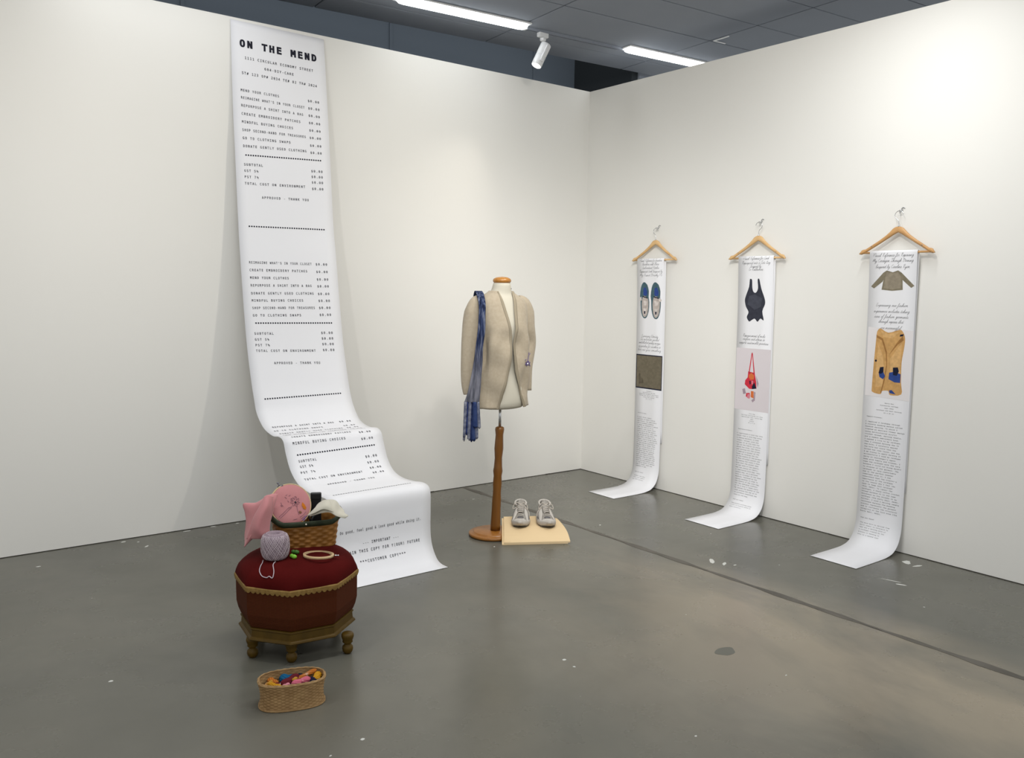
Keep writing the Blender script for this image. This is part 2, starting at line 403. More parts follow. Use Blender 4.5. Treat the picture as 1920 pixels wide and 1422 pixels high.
class Sheet:
    """paper strip: A and B are the two edges as lists of 3D points"""
    def __init__(s, A, B, flip=1.0):
        s.A, s.B = A, B; s.S = [0.0]
        for i in range(1, len(A)):
            s.S.append(s.S[-1]+((A[i]+B[i])/2-(A[i-1]+B[i-1])/2).length)
        s.W = (B[0]-A[0]).length; s.flip = flip; s.nrm = []
        for i in range(len(A)):
            a, b = max(i-1, 0), min(i+1, len(A)-1)
            t = ((A[b]+B[b])-(A[a]+B[a])).normalized(); w = (B[i]-A[i]).normalized()
            s.nrm.append(t.cross(w).normalized()*flip)
    def __call__(s, u, sv, off=0.0):
        S = s.S; sv = max(0, min(S[-1], sv)); lo, hi = 0, len(S)-1
        while hi-lo > 1:
            m = (lo+hi)//2
            if S[m] <= sv: lo = m
            else: hi = m
        t = (sv-S[lo])/(S[hi]-S[lo]); f = u/s.W
        a = s.A[lo].lerp(s.A[hi], t); b = s.B[lo].lerp(s.B[hi], t)
        return a.lerp(b, f)+s.nrm[lo].lerp(s.nrm[hi], t)*off
    def build(s, name, m, th=0.0008, nx=6, parent=None):
        V = []; N = len(s.A)
        for side in (0, 1):
            for i in range(N):
                for j in range(nx+1):
                    V.append(s.A[i].lerp(s.B[i], j/nx)-s.nrm[i]*th*side)
        q = nx+1; o = N*q; F = []
        for i in range(N-1):
            for j in range(nx):
                a = i*q+j; F.append((a, a+q, a+q+1, a+1)); a += o; F.append((a, a+1, a+q+1, a+q))
            a = i*q; F.append((a, a+o, a+o+q, a+q)); a = i*q+nx; F.append((a, a+q, a+o+q, a+o))
        for j in range(nx):
            F.append((j, j+1, j+1+o, j+o)); a = (N-1)*q+j; F.append((a, a+o, a+o+1, a+1))
        return mesh(name, V, F, m, parent, True)
    def patch(s, buf, u0, u1, s0, s1, off, n=4):
        V, F = buf
        for i in range(n):
            k = len(V); a, b = lerp(s0, s1, i/n), lerp(s0, s1, (i+1)/n)
            V += [s(u0, a, off), s(u1, a, off), s(u1, b, off), s(u0, b, off)]; F.append((k, k+3, k+2, k+1))
    def poly(s, buf, pts, off):
        V, F = buf; k = len(V); V += [s(u, v, off) for u, v in pts]; F.append(tuple(range(k, k+len(pts))))
NS = 8
AA = []; BB = []
for i in range(27*NS+1):
    a = cr([(0, y, z) for y, z in LP], i/NS); b = cr([(0, y, z) for y, z in RP], i/NS)
    AA.append(Vector((-2.93, a.y, max(a.z, 0.002)))); BB.append(Vector((-2.33, b.y, max(b.z, 0.002))))
REC = Sheet(AA, BB, -1.0)
if REC.nrm[20].y > 0: REC = Sheet(AA, BB, 1.0)
rec = REC.build('receipt_banner', M['paper'], 0.0012, 10)
tagp(rec, 'giant white paper receipt hung from the left wall top, rippling down onto the floor', 'paper banner')
TXT = [('ON THE MEND', 0.083, 0.917, 0.144),
('1111 CIRCULAR ECONOMY STREET', 0.133, 0.867, 0.2215),
('604-DIY-CARE', 0.333, 0.65, 0.268),
('ST# 123 OP# 2034 TE# 02 TR# 2024', 0.1, 0.9, 0.3145),
('MEND YOUR CLOTHES', 0.083, 0.483, 0.4186),
('$0.00', 0.783, 0.917, 0.4164),
("REIMAGINE WHAT'S IN YOUR CLOSET", 0.083, 0.75, 0.4629),
('$0.00', 0.8, 0.917, 0.4629),
('REPURPOSE A SHIRT INTO A BAG', 0.083, 0.733, 0.5094),
('$0.00', 0.8, 0.917, 0.5094),
('CREATE EMBROIDERY PATCHES', 0.083, 0.7, 0.5581),
('$0.00', 0.783, 0.917, 0.5559),
('MINDFUL BUYING CHOICES', 0.083, 0.617, 0.6046),
('$0.00', 0.783, 0.917, 0.6046),
('SHOP SECOND-HAND FOR TREASURES', 0.083, 0.75, 0.6511),
('$0.00', 0.8, 0.917, 0.6534),
('GO TO CLOTHING SWAPS', 0.083, 0.583, 0.6977),
('$0.00', 0.783, 0.917, 0.7043),
('DONATE GENTLY USED CLOTHING', 0.083, 0.75, 0.7442),
('$0.00', 0.8, 0.917, 0.7508),
('.................................', 0.1, 0.9, 0.7907),
('SUBTOTAL', 0.083, 0.283, 0.8549),
('$0.00', 0.783, 0.917, 0.8682),
('GST 5%', 0.083, 0.233, 0.8926),
('$0.00', 0.783, 0.917, 0.9036),
('PST 7%', 0.083, 0.233, 0.9302),
('$0.00', 0.783, 0.917, 0.9391),
('TOTAL COST ON ENVIRONMENT', 0.083, 0.717, 0.9701),
('$0.00', 0.783, 0.917, 0.9789),
('APPROVED - THANK YOU', 0.25, 0.75, 1.052),
('.................................', 0.1, 0.9, 1.227),
("REIMAGINE WHAT'S IN YOUR CLOSET", 0.083, 0.733, 1.4573),
('$0.00', 0.767, 0.9, 1.4573),
('CREATE EMBROIDERY PATCHES', 0.083, 0.683, 1.5038),
('$0.00', 0.767, 0.9, 1.506),
('MEND YOUR CLOTHES', 0.083, 0.483, 1.5503),
('$0.00', 0.767, 0.9, 1.5548),
('REPURPOSE A SHIRT INTO A BAG', 0.083, 0.717, 1.5969),
('$0.00', 0.767, 0.9, 1.5991),
('DONATE GENTLY USED CLOTHING', 0.083, 0.733, 1.6456),
('$0.00', 0.767, 0.9, 1.6478),
('MINDFUL BUYING CHOICES', 0.083, 0.617, 1.6899),
('$0.00', 0.767, 0.9, 1.6921),
('SHOP SECOND-HAND FOR TREASURES', 0.083, 0.733, 1.7364),
('$0.00', 0.767, 0.9, 1.7364),
('GO TO CLOTHING SWAPS', 0.083, 0.583, 1.7829),
('$0.00', 0.767, 0.9, 1.7807),
('.................................', 0.1, 0.883, 1.825),
('SUBTOTAL', 0.083, 0.283, 1.8981),
('$0.00', 0.767, 0.9, 1.8936),
('GST 5%', 0.083, 0.233, 1.9357),
('$0.00', 0.783, 0.9, 1.9291),
('PST 7%', 0.083, 0.233, 1.9712),
('$0.00', 0.783, 0.9, 1.9645),
('TOTAL COST ON ENVIRONMENT', 0.083, 0.7, 2.0066),
('$0.00', 0.783, 0.9, 2.0022),
('APPROVED - THANK YOU', 0.25, 0.733, 2.0841),
('.................................', 0.117, 0.883, 2.2901),
('REPURPOSE A SHIRT INTO A BAG', 0.083, 0.717, 2.5138),
('$0.00', 0.783, 0.9, 2.5116),
('GO TO CLOTHING SWAPS', 0.067, 0.567, 2.5647),
('$0.00', 0.767, 0.883, 2.5736),
('CREATE EMBROIDERY PATCHES', 0.1, 0.7, 2.7663),
('$0.00', 0.783, 0.9, 2.7795),
('MINDFUL BUYING CHOICES', 0.083, 0.617, 2.815),
('$0.00', 0.783, 0.917, 2.8305),
('.................................', 0.117, 0.9, 2.8726),
('SUBTOTAL', 0.1, 0.283, 2.9191),
('$0.00', 0.783, 0.9, 2.9434),
('GST 5%', 0.1, 0.233, 2.9545),
('$0.00', 0.767, 0.9, 2.9833),
('PST 7%', 0.083, 0.233, 2.9944),
('$0.00', 0.767, 0.9, 3.0254),
('TOTAL COST ON ENVIRONMENT', 0.083, 0.683, 3.0475),
('$0.00', 0.767, 0.883, 3.0697),
('APPROVED - THANK YOU', 0.25, 0.75, 3.1273),
('.................................', 0.233, 0.8, 3.3709),
('Do good, feel good & look good while doing it.', 0.083, 0.9, 3.6389),
('--- IMPORTANT ---', 0.3, 0.667, 3.7142),
('AIN THIS COPY FOR Y(OUR) FUTURE', 0.167, 0.883, 3.754),
('***CUSTOMER COPY***', 0.25, 0.717, 3.8094)]
buf = ([], [])
for i_, ch_ in enumerate('ON THE MEND'):
    if ch_ == ' ': continue
    bb_ = ([], []); put_text(bb_, ch_, 0.052+0.503*i_/11, 0.052+0.503*(i_+1)/11, 0.150, 0.073, REC, bold=True, res=4)
    mesh('heading_letter', *bb_, M['ink'], rec)
HEAD = buf
TS = 0.0275
buf = ([], [])
for (t, a, b, s) in TXT:
    if t == 'ON THE MEND': continue
    if t == '$0.00':
        put_text(buf, t, 0.470 if s < 1.3 else 0.462, (0.470 if s < 1.3 else 0.462)+0.080, s, TS, REC); continue
    if t.startswith('AIN THIS'):
        cell = (b-a)*0.6/len(t); put_text(buf, 'RET'+t, a*0.6-3*cell, b*0.6, s, 0.029, REC); continue
    if t.startswith('.'):
        put_text(buf, t, 0.058, 0.542, s, TS, REC); continue
    sz = 0.0285 if s < 0.35 or s > 3.6 else TS
    put_text(buf, t, a*0.6, b*0.6, s, sz, REC)
for lab, s in (('DONATE GENTLY USED CLOTHING', 2.62), ('SHOP SECOND-HAND FOR TREASURES', 2.665), ("REIMAGINE WHAT'S IN YOUR CLOSET", 2.71)):
    put_text(buf, lab, 0.05, 0.44, s, TS, REC); put_text(buf, '$0.00', 0.462, 0.542, s, TS, REC)
o = mesh('receipt_print', *buf, M['ink'], rec); tagp(o, 'black monospaced lettering of receipt lines', kind='stuff')

# ------------------------------------------------------------------ cursive hand (drawn strokes joined letter to letter)
CUR = {
 'a': (.5, [(.0,.05),(.2,.4),(.42,.42),(.3,.45),(.1,.25),(.15,.02),(.35,.1),(.42,.4),(.36,.08),(.5,.05)]),
 'b': (.45, [(0,.05),(.2,.5),(.3,.95),(.2,.95),(.12,.3),(.15,.02),(.35,.05),(.38,.3),(.28,.35),(.45,.3)]),
 'c': (.4, [(0,.05),(.25,.4),(.35,.38),(.2,.44),(.08,.2),(.18,.0),(.4,.06)]),
 'd': (.5, [(0,.05),(.2,.4),(.38,.42),(.2,.44),(.08,.2),(.18,.0),(.36,.2),(.48,.95),(.38,.2),(.42,.02),(.5,.05)]),
 'e': (.38, [(0,.05),(.2,.2),(.3,.36),(.22,.45),(.1,.3),(.12,.05),(.22,0),(.38,.08)]),
 'f': (.35, [(0,.05),(.2,.5),(.34,.9),(.26,.97),(.16,.6),(.02,-.4),(-.08,-.5),(-.04,-.3),(.15,.0),(.35,.06)]),
 'g': (.48, [(0,.05),(.2,.4),(.38,.42),(.2,.44),(.08,.2),(.18,.02),(.34,.2),(.4,.42),(.28,-.2),(.1,-.48),(.06,-.36),(.3,-.05),(.48,.06)]),
 'h': (.5, [(0,.05),(.2,.5),(.32,.93),(.22,.92),(.06,0),(.2,.35),(.34,.42),(.32,.1),(.4,.0),(.5,.05)]),
 'i': (.26, [(0,.05),(.14,.42),(.1,.1),(.16,.0),(.26,.06)]),
 'k': (.46, [(0,.05),(.2,.5),(.32,.93),(.22,.92),(.06,0),(.18,.3),(.34,.4),(.18,.22),(.34,.02),(.46,.05)]),
 'l': (.28, [(0,.05),(.18,.5),(.3,.92),(.2,.93),(.08,.2),(.14,.0),(.28,.06)]),
 'm': (.72, [(0,.05),(.1,.42),(.04,0),(.2,.38),(.3,.4),(.24,0),(.4,.38),(.52,.4),(.5,.06),(.58,0),(.72,.05)]),
 'n': (.52, [(0,.05),(.1,.42),(.04,0),(.2,.38),(.33,.42),(.3,.08),(.38,0),(.52,.05)]),
 'o': (.42, [(0,.05),(.2,.42),(.08,.2),(.18,.0),(.34,.15),(.3,.42),(.2,.4),(.42,.35)]),
 'p': (.46, [(0,.05),(.14,.45),(.0,-.45),(.1,.2),(.3,.44),(.38,.25),(.24,.0),(.14,.06),(.46,.05)]),
 'r': (.36, [(0,.05),(.12,.44),(.18,.38),(.3,.4),(.22,.1),(.26,0),(.36,.05)]),
 's': (.36, [(0,.05),(.18,.45),(.28,.15),(.18,0),(.08,.03),(.36,.05)]),
 't': (.32, [(0,.05),(.16,.45),(.24,.75),(.1,.1),(.16,0),(.32,.06)]),
 'u': (.5, [(0,.05),(.12,.42),(.06,.1),(.14,0),(.3,.15),(.4,.42),(.34,.08),(.4,0),(.5,.05)]),
 'v': (.42, [(0,.05),(.1,.42),(.14,.02),(.3,.2),(.34,.42),(.42,.38)]),
 'w': (.6, [(0,.05),(.1,.42),(.1,.02),(.28,.15),(.32,.4),(.32,.02),(.5,.2),(.52,.42),(.6,.38)]),
 'x': (.44, [(0,.05),(.14,.42),(.24,.05),(.36,.03),(.44,.08)]),
 'y': (.48, [(0,.05),(.12,.42),(.08,.1),(.16,.02),(.32,.2),(.4,.42),(.28,-.2),(.1,-.48),(.08,-.36),(.3,-.05),(.48,.06)]),
 'z': (.4, [(0,.3),(.2,.42),(.1,.05),(.2,-.1),(.1,-.4),(.4,.05)]),
 'j': (.3, [(0,.05),(.2,.42),(.08,-.2),(-.06,-.48),(-.1,-.36),(.3,.06)]),
 'V': (.7, [(0,.8),(.15,.95),(.2,.05),(.55,.95),(.75,.9)]), 'R': (.75, [(.25,.0),(.3,.9),(.1,.8),(.5,1),(.6,.75),(.32,.5),(.5,.1),(.75,.05)]),
 'M': (.9, [(0,.1),(.2,.95),(.2,.1),(.5,.95),(.5,.1),(.75,.95),(.72,.1),(.9,.05)]), 'C': (.65, [(.55,.8),(.4,.97),(.1,.5),(.2,.02),(.65,.15)]),
 'T': (.6, [(.0,.8),(.2,.95),(.7,.95),(.42,.9),(.25,.1),(.05,.1),(.6,.05)]), 'D': (.75, [(.3,.9),(.15,.05),(.4,.0),(.7,.5),(.4,.97),(.05,.8),(.75,.6)]),
 'I': (.5, [(.0,.3),(.4,.95),(.2,.9),(.2,.1),(.0,.05),(.5,.1)]), 'S': (.6, [(.0,.05),(.45,.9),(.3,.97),(.2,.6),(.4,.2),(.2,0),(.6,.1)]),
 'E': (.6, [(.5,.85),(.3,.97),(.15,.7),(.35,.55),(.1,.25),(.25,.0),(.6,.12)]), 'B': (.65, [(.2,.0),(.3,.95),(.55,.8),(.3,.5),(.55,.25),(.2,.0),(.65,.1)]),
 'F': (.6, [(.7,.95),(.1,.9),(.4,.9),(.25,.05),(.1,.1),(.35,.5),(.6,.5)]), 'P': (.6, [(.2,.0),(.3,.95),(.6,.8),(.3,.45),(.6,.2)]),
 'L': (.55, [(.4,.95),(.2,.5),(.1,.05),(.55,.1)]), 'K': (.7, [(.3,.95),(.15,.0),(.25,.4),(.65,.95),(.3,.45),(.5,.05),(.7,.05)]),
}
def cur_path(txt):
    """list of strokes (lists of points) and total width"""
    x = 0.0; out = []; cu = []
    for ch in txt:
        if ch == ' ':
            if cu: out.append(cu); cu = []
            x += 0.34; continue
        w, P = CUR.get(ch, (0.2, [(0, .05), (.1, .0), (.2, .05)]))
        cu += [(x+a, b) for a, b in (P if not cu else P[1:])]
        x += w
    if cu: out.append(cu)
    return out, x
def put_cursive(buf, txt, uc, s, wid, P, size, off=0.0006, pen=0.0009):
    V, F = buf; st, tw = cur_path(txt); k = wid/tw
    for c in st:
        pts = smoothpts([(a, b, 0) for a, b in c], 2)
        q = [(uc-wid/2+p_.x*k+p_.y*size*0.35, s-p_.y*size) for p_ in pts]
        b = len(V)
        for i in range(len(q)):
            a0, a1 = q[max(i-1, 0)], q[min(i+1, len(q)-1)]
            dx, dy = a1[0]-a0[0], a1[1]-a0[1]; L_ = math.hypot(dx, dy) or 1
            nx, ny = -dy/L_*pen/2, dx/L_*pen/2
            V += [P(q[i][0]+nx, q[i][1]+ny, off), P(q[i][0]-nx, q[i][1]-ny, off)]
            if i: F.append((b+2*i-2, b+2*i-1, b+2*i+1, b+2*i))

# ------------------------------------------------------------------ hangers and hanging scrolls on the right wall
def hanger(yc, z, m, lab, fl=1):
    t = thing('coat_hanger', lab, 'hanger', (-0.036, yc, z), 0, 'wooden hangers on the right wall')
    # local: x out of the wall (-x to the room), y along the wall, z up from the trouser bar
    rings = []
    N = 40
    for i in range(N+1):
        y = -0.222+0.444*i/N; q = abs(y)/0.222
        top = interp(q, [0, .07, .14, .22, .32, .5, .85, .93, .97, 1], [.148, .146, .138, .118, .098, .070, .021, .020, .012, .0])
        bot = interp(q, [0, .1, .2, .5, .9, .97, 1], [.113, .102, .088, .047, -.006, -.012, -.008])
        if q > 0.999: top = bot+0.006
        xo = 0.012*q*q
        th = 0.0085
        h = (top-bot)/2; zc = (top+bot)/2; r = []
        for k in range(10):
            a = 2*pi*k/10; r.append((-xo+th*cos(a)*-1, y, zc+h*sin(a)*(1 if abs(sin(a)) < .7 else 1)))
        rings.append(r)
    mesh('shoulder', *loft(rings), m, t, True)
    mesh('trouser_bar', *tube([(-0.008, -0.205, 0.0), (-0.004, 0, -0.001), (-0.008, 0.205, 0.0)], 0.0062, 10), m, t, True)
    hk = [(0, 0, 0.145), (0, 0, 0.165), (0, 0.004*fl, 0.182), (0, 0.020*fl, 0.196), (0, 0.026*fl, 0.212), (0, 0.017*fl, 0.229), (0, 0.0, 0.235), (0, -0.017*fl, 0.229), (0, -0.025*fl, 0.214)]
    mesh('hook', *tube(smoothpts(hk, 5), 0.0019, 8), M['steel'], t, True)
    mesh('ferrule', *lathe([(0.005, 0.142), (0.005, 0.152), (0.003, 0.154)], 10), M['steel'], t, True)
    for s in (-1, 1):
        mesh('screw', *ell((-0.012, 0.15*s, 0.036), 0.003, 0.004, 0.004, 8, 5), M['darksteel'], t, True)
    # wall hook that carries the hanger
    w = thing('wall_hook', lab.replace('hanger', 'wall hook behind the hanger') if 0 else 'small silver wall hook of the '+lab, 'hook', (0, yc-0.0, z+0.222), 0, 'picture hooks on the right wall')
    mesh('nail', *tube([(0.0, 0, 0.022), (-0.012, 0, 0.016), (-0.016, 0, 0.02)], 0.0025, 8), M['steel'], w, True)
    mesh('hook_plate', *tube(smoothpts([(-0.0035, -0.014, 0.03), (-0.004, 0.0, 0.034), (-0.006, 0.010, 0.018), (-0.02, 0.006, 0.0), (-0.036, 0.0, 0.008), (-0.043, -0.006, 0.018)], 4), 0.0022, 6), M['steel'], w, True)
    return t
hanger(-0.805, 1.742, M['pine'], 'pale wooden hanger nearest the room corner', 1)
hanger(-1.722, 1.738, M['pine'], 'pale wooden hanger in the middle of the right wall', -1)
hanger(-2.680, 1.752, M['pine3'], 'warm brown wooden hanger farthest right on the right wall', 1)

def scroll(yl, yr, zt, lab):
    A_, B_ = [], []
    prof = [(-0.010, 0.36), (-0.026, zt-0.30), (-0.030, zt-0.10), (-0.034, zt-0.01), (-0.040, zt+0.004), (-0.047, zt+0.0065), (-0.053, zt+0.001), (-0.0555, zt-0.010), (-0.054, zt-0.05), (-0.048, zt-0.15), (-0.040, zt-0.35), (-0.034, zt-0.8), (-0.030, 0.45), (-0.030, 0.30), (-0.031, 0.19), (-0.037, 0.125), (-0.060, 0.064), (-0.105, 0.024), (-0.165, 0.008), (-0.25, 0.003), (-0.500, 0.003)]
    P3 = [(x, 0, z) for x, z in prof]; n = 8
    for i in range((len(P3)-1)*n+1):
        p_ = cr(P3, i/n); A_.append(Vector((p_.x, yl, max(p_.z, .002)))); B_.append(Vector((p_.x, yr, max(p_.z, .002))))
    S_ = Sheet(A_, B_, 1.0)
    if S_.nrm[11*n].x > 0: S_ = Sheet(A_, B_, -1.0)
    o = S_.build('paper_scroll', M['paper'], 0.0006, 3); tagp(o, lab, 'paper scroll')
    # s of a given height on the hanging front
    i0 = 5*n+3
    def sz(z):
        for i in range(i0, len(A_)-1):
            if A_[i].z >= z >= A_[i+1].z:
                return lerp(S_.S[i], S_.S[i+1], (A_[i].z-z)/max(A_[i].z-A_[i+1].z, 1e-9))
        return S_.S[-1]
    S_.sz = sz; S_.yl = yl
    return o, S_
def para(buf, S_, lines, z0, z1, u0, cell, size):
    for i, t in enumerate(lines):
        z = lerp(z0, z1, i/max(len(lines)-1, 1)); put_text(buf, t, u0, u0+cell*len(t), S_.sz(z), size, S_, 0.0009, cell=cell, res=1)
def centred(buf, S_, lines, z0, z1, uc, cell, size):
    for i, t in enumerate(lines):
        z = lerp(z0, z1, i/max(len(lines)-1, 1)); put_text(buf, t, uc-cell*len(t)/2, uc+cell*len(t)/2, S_.sz(z), size, S_, 0.0009, cell=cell, res=1)
def print_part(name, S_, o, shapes, mt, off, lab=None):
    """shapes: lists of (y, z) wall coordinates"""
    res_ = None
    for sh in shapes:
        P2 = [(S_.yl-y, S_.sz(z)) for y, z in sh]; V, F = [], []
        s0, s1 = min(p_[1] for p_ in P2), max(p_[1] for p_ in P2); nb = max(1, int((s1-s0)/0.012))
        for k in range(nb):
            q = clip(clip(P2, lerp(s0, s1, k/nb), 1), lerp(s0, s1, (k+1)/nb), -1)
            if len(q) < 3: continue
            b0 = len(V); V += [S_(u, v, off) for u, v in q]; F.append(tuple(range(b0+len(q)-1, b0-1, -1)))
        r_ = tagp(mesh(name, V, F, mt, o), lab); res_ = res_ or r_
    return res_
def clip(P, s, sg):
    out = []
    for i in range(len(P)):
        a, b = P[i-1], P[i]; ia, ib = sg*(a[1]-s) >= 0, sg*(b[1]-s) >= 0
        if ia != ib:
            t = (s-a[1])/(b[1]-a[1]); out.append((a[0]+(b[0]-a[0])*t, s))
        if ib: out.append(b)
    return out
def warp(pts, y0, y1, z0, z1):
    """unit drawing (x right 0..1, y up 0..1) -> wall coordinates; y0 = left, y1 = right"""
    return [(lerp(y0, y1, a), lerp(z0, z1, b)) for a, b in pts]
def spl(pts, n=4):
    P_ = [(a, b, 0) for a, b in pts]; P_ = P_+[P_[0], P_[1]]
    return [(cr(P_, i/n).x, cr(P_, i/n).y) for i in range(0, (len(pts))*n)]

# --- scroll 3 : cardigan
o3, S3 = scroll(-2.525, -2.810, 1.757, 'white paper scroll printed with a mended cardigan, over the hanger farthest right')
b = ([], [])
for t, z, w in (('Visual Reference for Repairing', 1.728, .245), ('My Cardigan Through Darning', 1.697, .245), ('Inspired by Caroline Ryan', 1.662, .205)):
    put_cursive(b, t, 0.141, S3.sz(z), w, S3, 0.021)
for t, z, w in (('Expressing our fashion', 1.440, .195), ('experience includes taking', 1.405, .215), ('care of fashion garments', 1.374, .205), ('through repairs that', 1.345, .150), ('are meaningful', 1.309, .125)):
    put_cursive(b, t, 0.145, S3.sz(z), w, S3, 0.021)
tagp(mesh('cursive_print', *b, M['ink'], o3), 'slanted joined handwriting', kind='stuff')
b = ([], [])
centred(b, S3, ['Emily Ren', 'Fibreworks College', 'Sept 2024', 'Cardigan and Wool Darning', '34 x 25 in'], 0.872, 0.814, 0.165, 0.0062, 0.0085)
para(b, S3, ['Impact Process:'], 0.783, 0.783, 0.030, 0.0066, 0.0095)
BODY = ['I repaired a cardigan through', 'a visible mending method called', 'Swedish darning. To which I', 'created an abstract flower design', 'using multicoloured acrylic', 'crochet thread, darning needle,', 'and a bamboo embroidery hoop.', 'I needed a trip to my cardigan', 'then I stopped darning due to', 'the hole, I carefully weaved', 'the hole but since then the', 'thread has come loose, and the', 'I am trying to again darning it', 'accidentally I used my cardigan', 'party at Challenger\'s again', 'made with family and friends, I', 'hope the cardigan with the care', 'because I could not bring myself', 'to dispose of the garment. The', 'cardigan is very comfortable', 'and is the perfect sweater', 'sometimes with it. I now', 'understand that the creator\'s', 'importance of the cardigan', 'is the reason why I feel the', 'need to keep this cardigan', '(Kim, 2021). To repair the', 'cardigan, I chose cotton crochet', 'thread because it is the same', 'thickness as the threads in my', 'cardigan (The Daily Edit, 2020).', 'Further, I used a darning needle', 'technique because the mending', 'process represents the garment', 'and it increases the structural', 'integrity of the torn area (The', 'Daily Edit, 2020).']
para(b, S3, BODY, 0.752, 0.205, 0.024, 0.0074, 0.0108)
para(b, S3, ['Did you know?'], 0.165, 0.165, 0.030, 0.0066, 0.0095)
para(b, S3, ['The word darn is derived from', 'early repair is reference to', 'that has a darning work of', 'a cardigan created by the', 'process of mending in', 'this is a method that'], 0.135, 0.066, 0.030, 0.0064, 0.0092)
tagp(mesh('body_print', *b, M['inkgrey'], o3), 'small typed paragraph', kind='stuff')
PC = {n_: mat('print_'+n_, c, 0.8, 0.1, noise=(45, tuple(v*(1.22 if max(c) < .6 else 1.0) for v in c), 4)) for n_, c in dict(olive=(.19, .165, .115), olivel=(.25, .215, .16), tan=(.50, .29, .11), tanl=(.57, .35, .15), tand=(.30, .15, .05), blue=(.03, .06, .22), navy=(.012, .014, .03), lilac=(.66, .61, .63), pale=(.74, .71, .71), charcoal=(.035, .037, .05), charcoall=(.055, .058, .075), red=(.50, .03, .05), orange=(.62, .16, .05), pink=(.62, .22, .27), mauve=(.32, .25, .29), teal=(.06, .11, .13), shoe=(.42, .37, .34), shoel=(.56, .51, .48), brown=(.10, .085, .06), brownl=(.145, .125, .088), white=(.8, .8, .8)).items()}
CG = [(.36,.97),(.50,.88),(.62,.97),(.70,.86),(1.0,.22),(.93,.12),(.73,.50),(.74,.02),(.5,-.03),(.25,.02),(.29,.52),(.27,.42),(.07,.08),(0,.18),(.28,.86)]
print_part('cardigan_print', S3, o3, [warp(CG, -2.540, -2.800, 1.535, 1.652)], PC['olive'], 0.0006, 'small olive beige cardigan picture')
print_part('cardigan_light', S3, o3, [warp([(.36,.9),(.5,.82),(.62,.9),(.68,.7),(.70,.1),(.5,.03),(.3,.1),(.33,.6)], -2.540, -2.800, 1.535, 1.652)], PC['olivel'], 0.0008)
print_part('photo_ground', S3, o3, [[(-2.535, 1.318), (-2.806, 1.306), (-2.806, .900), (-2.535, .910)]], PC['pale'], 0.0005, 'pale lilac photograph ground')
GM = [(.08,.95),(.18,1.0),(.45,.94),(.8,.99),(.92,.96),(1,.86),(.98,.7),(.93,.5),(.95,.2),(.98,.03),(.62,.0),(.55,.06),(.35,.05),(.3,.0),(.03,.02),(0,.1),(.02,.45),(.05,.75)]
print_part('garment_print', S3, o3, [warp(spl(GM, 3), -2.576, -2.762, .925, 1.312)], PC['tan'], 0.0006, 'tan folded knit picture with dark blue patches')
print_part('garment_light', S3, o3, [warp([(.15,.75),(.3,.6),(.38,.4),(.35,.12),(.12,.1),(.1,.4)], -2.576, -2.762, .925, 1.312), warp([(.55,.55),(.9,.8),(.9,.3),(.6,.25)], -2.576, -2.762, .925, 1.312), warp([(.2,.97),(.45,.92),(.8,.96),(.6,.86),(.3,.87)], -2.576, -2.762, .925, 1.312)], PC['tanl'], 0.0008)
print_part('garment_fold', S3, o3, [warp([(.06,.9),(.28,.85),(.44,.65),(.47,.45),(.41,.2),(.33,.02),(.29,.02),(.38,.22),(.44,.45),(.40,.63),(.25,.82),(.07,.86)], -2.576, -2.762, .925, 1.312), warp([(.92,.9),(.75,.8),(.5,.6),(.78,.77),(.96,.84)], -2.576, -2.762, .925, 1.312)], PC['tand'], 0.0009)
print_part('patch_print', S3, o3, [warp([(.2,.33),(.34,.36),(.42,.28),(.36,.23),(.24,.26)], -2.576, -2.762, .925, 1.312), warp([(.55,.34),(.72,.36),(.92,.33),(.92,.2),(.74,.2),(.54,.24)], -2.576, -2.762, .925, 1.312), warp([(.58,.07),(.66,.08),(.8,.02),(.6,.03)], -2.576, -2.762, .925, 1.312)], PC['blue'], 0.0010)
print_part('patch_dark_print', S3, o3, [warp([(.24,.41),(.36,.42),(.36,.34),(.28,.31),(.2,.32)], -2.576, -2.762, .925, 1.312), warp([(.66,.42),(.82,.43),(.86,.37),(.8,.30),(.68,.31)], -2.576, -2.762, .925, 1.312), warp([(.84,.92),(.95,.93),(.93,.9),(.82,.89)], -2.576, -2.762, .925, 1.312), warp([(.09+.035*cos(q), .505+.018*sin(q)) for q in [k*pi/4 for k in range(8)]], -2.576, -2.762, .925, 1.312)], PC['navy'], 0.0012)
# --- scroll 2 : top and bag
o2, S2 = scroll(-1.583, -1.862, 1.745, 'white paper scroll printed with a black top and a red bag, over the middle hanger')
b = ([], [])
for t, z, w in (('Visual Reference for Tank', 1.727, .205), ('Repurposed into a Tote Bag', 1.698, .225), ('Inspired by', 1.675, .085), ('Ev Kettlewhere', 1.655, .115)):
    put_cursive(b, t, 0.140, S2.sz(z), w, S2, 0.021)
for t, z, w in (('Repurposement of make', 1.213, .180), ('crafters and women to', 1.190, .175), ('support sustainable practices', 1.165, .235)):
    put_cursive(b, t, 0.138, S2.sz(z), w, S2, 0.021)
tagp(mesh('cursive_print', *b, M['ink'], o2), 'slanted joined handwriting', kind='stuff')
b = ([], [])
centred(b, S2, ['Tote Bag', 'The Good Fibreworks Art Show', 'Repurposed Tank, Cotton Bag', '2024', 'Cotton', '34 x 9 in'], 0.690, 0.628, 0.150, 0.0062, 0.0085)
para(b, S2, ['Repurpose Process:'], 0.577, 0.577, 0.042, 0.0066, 0.0095)
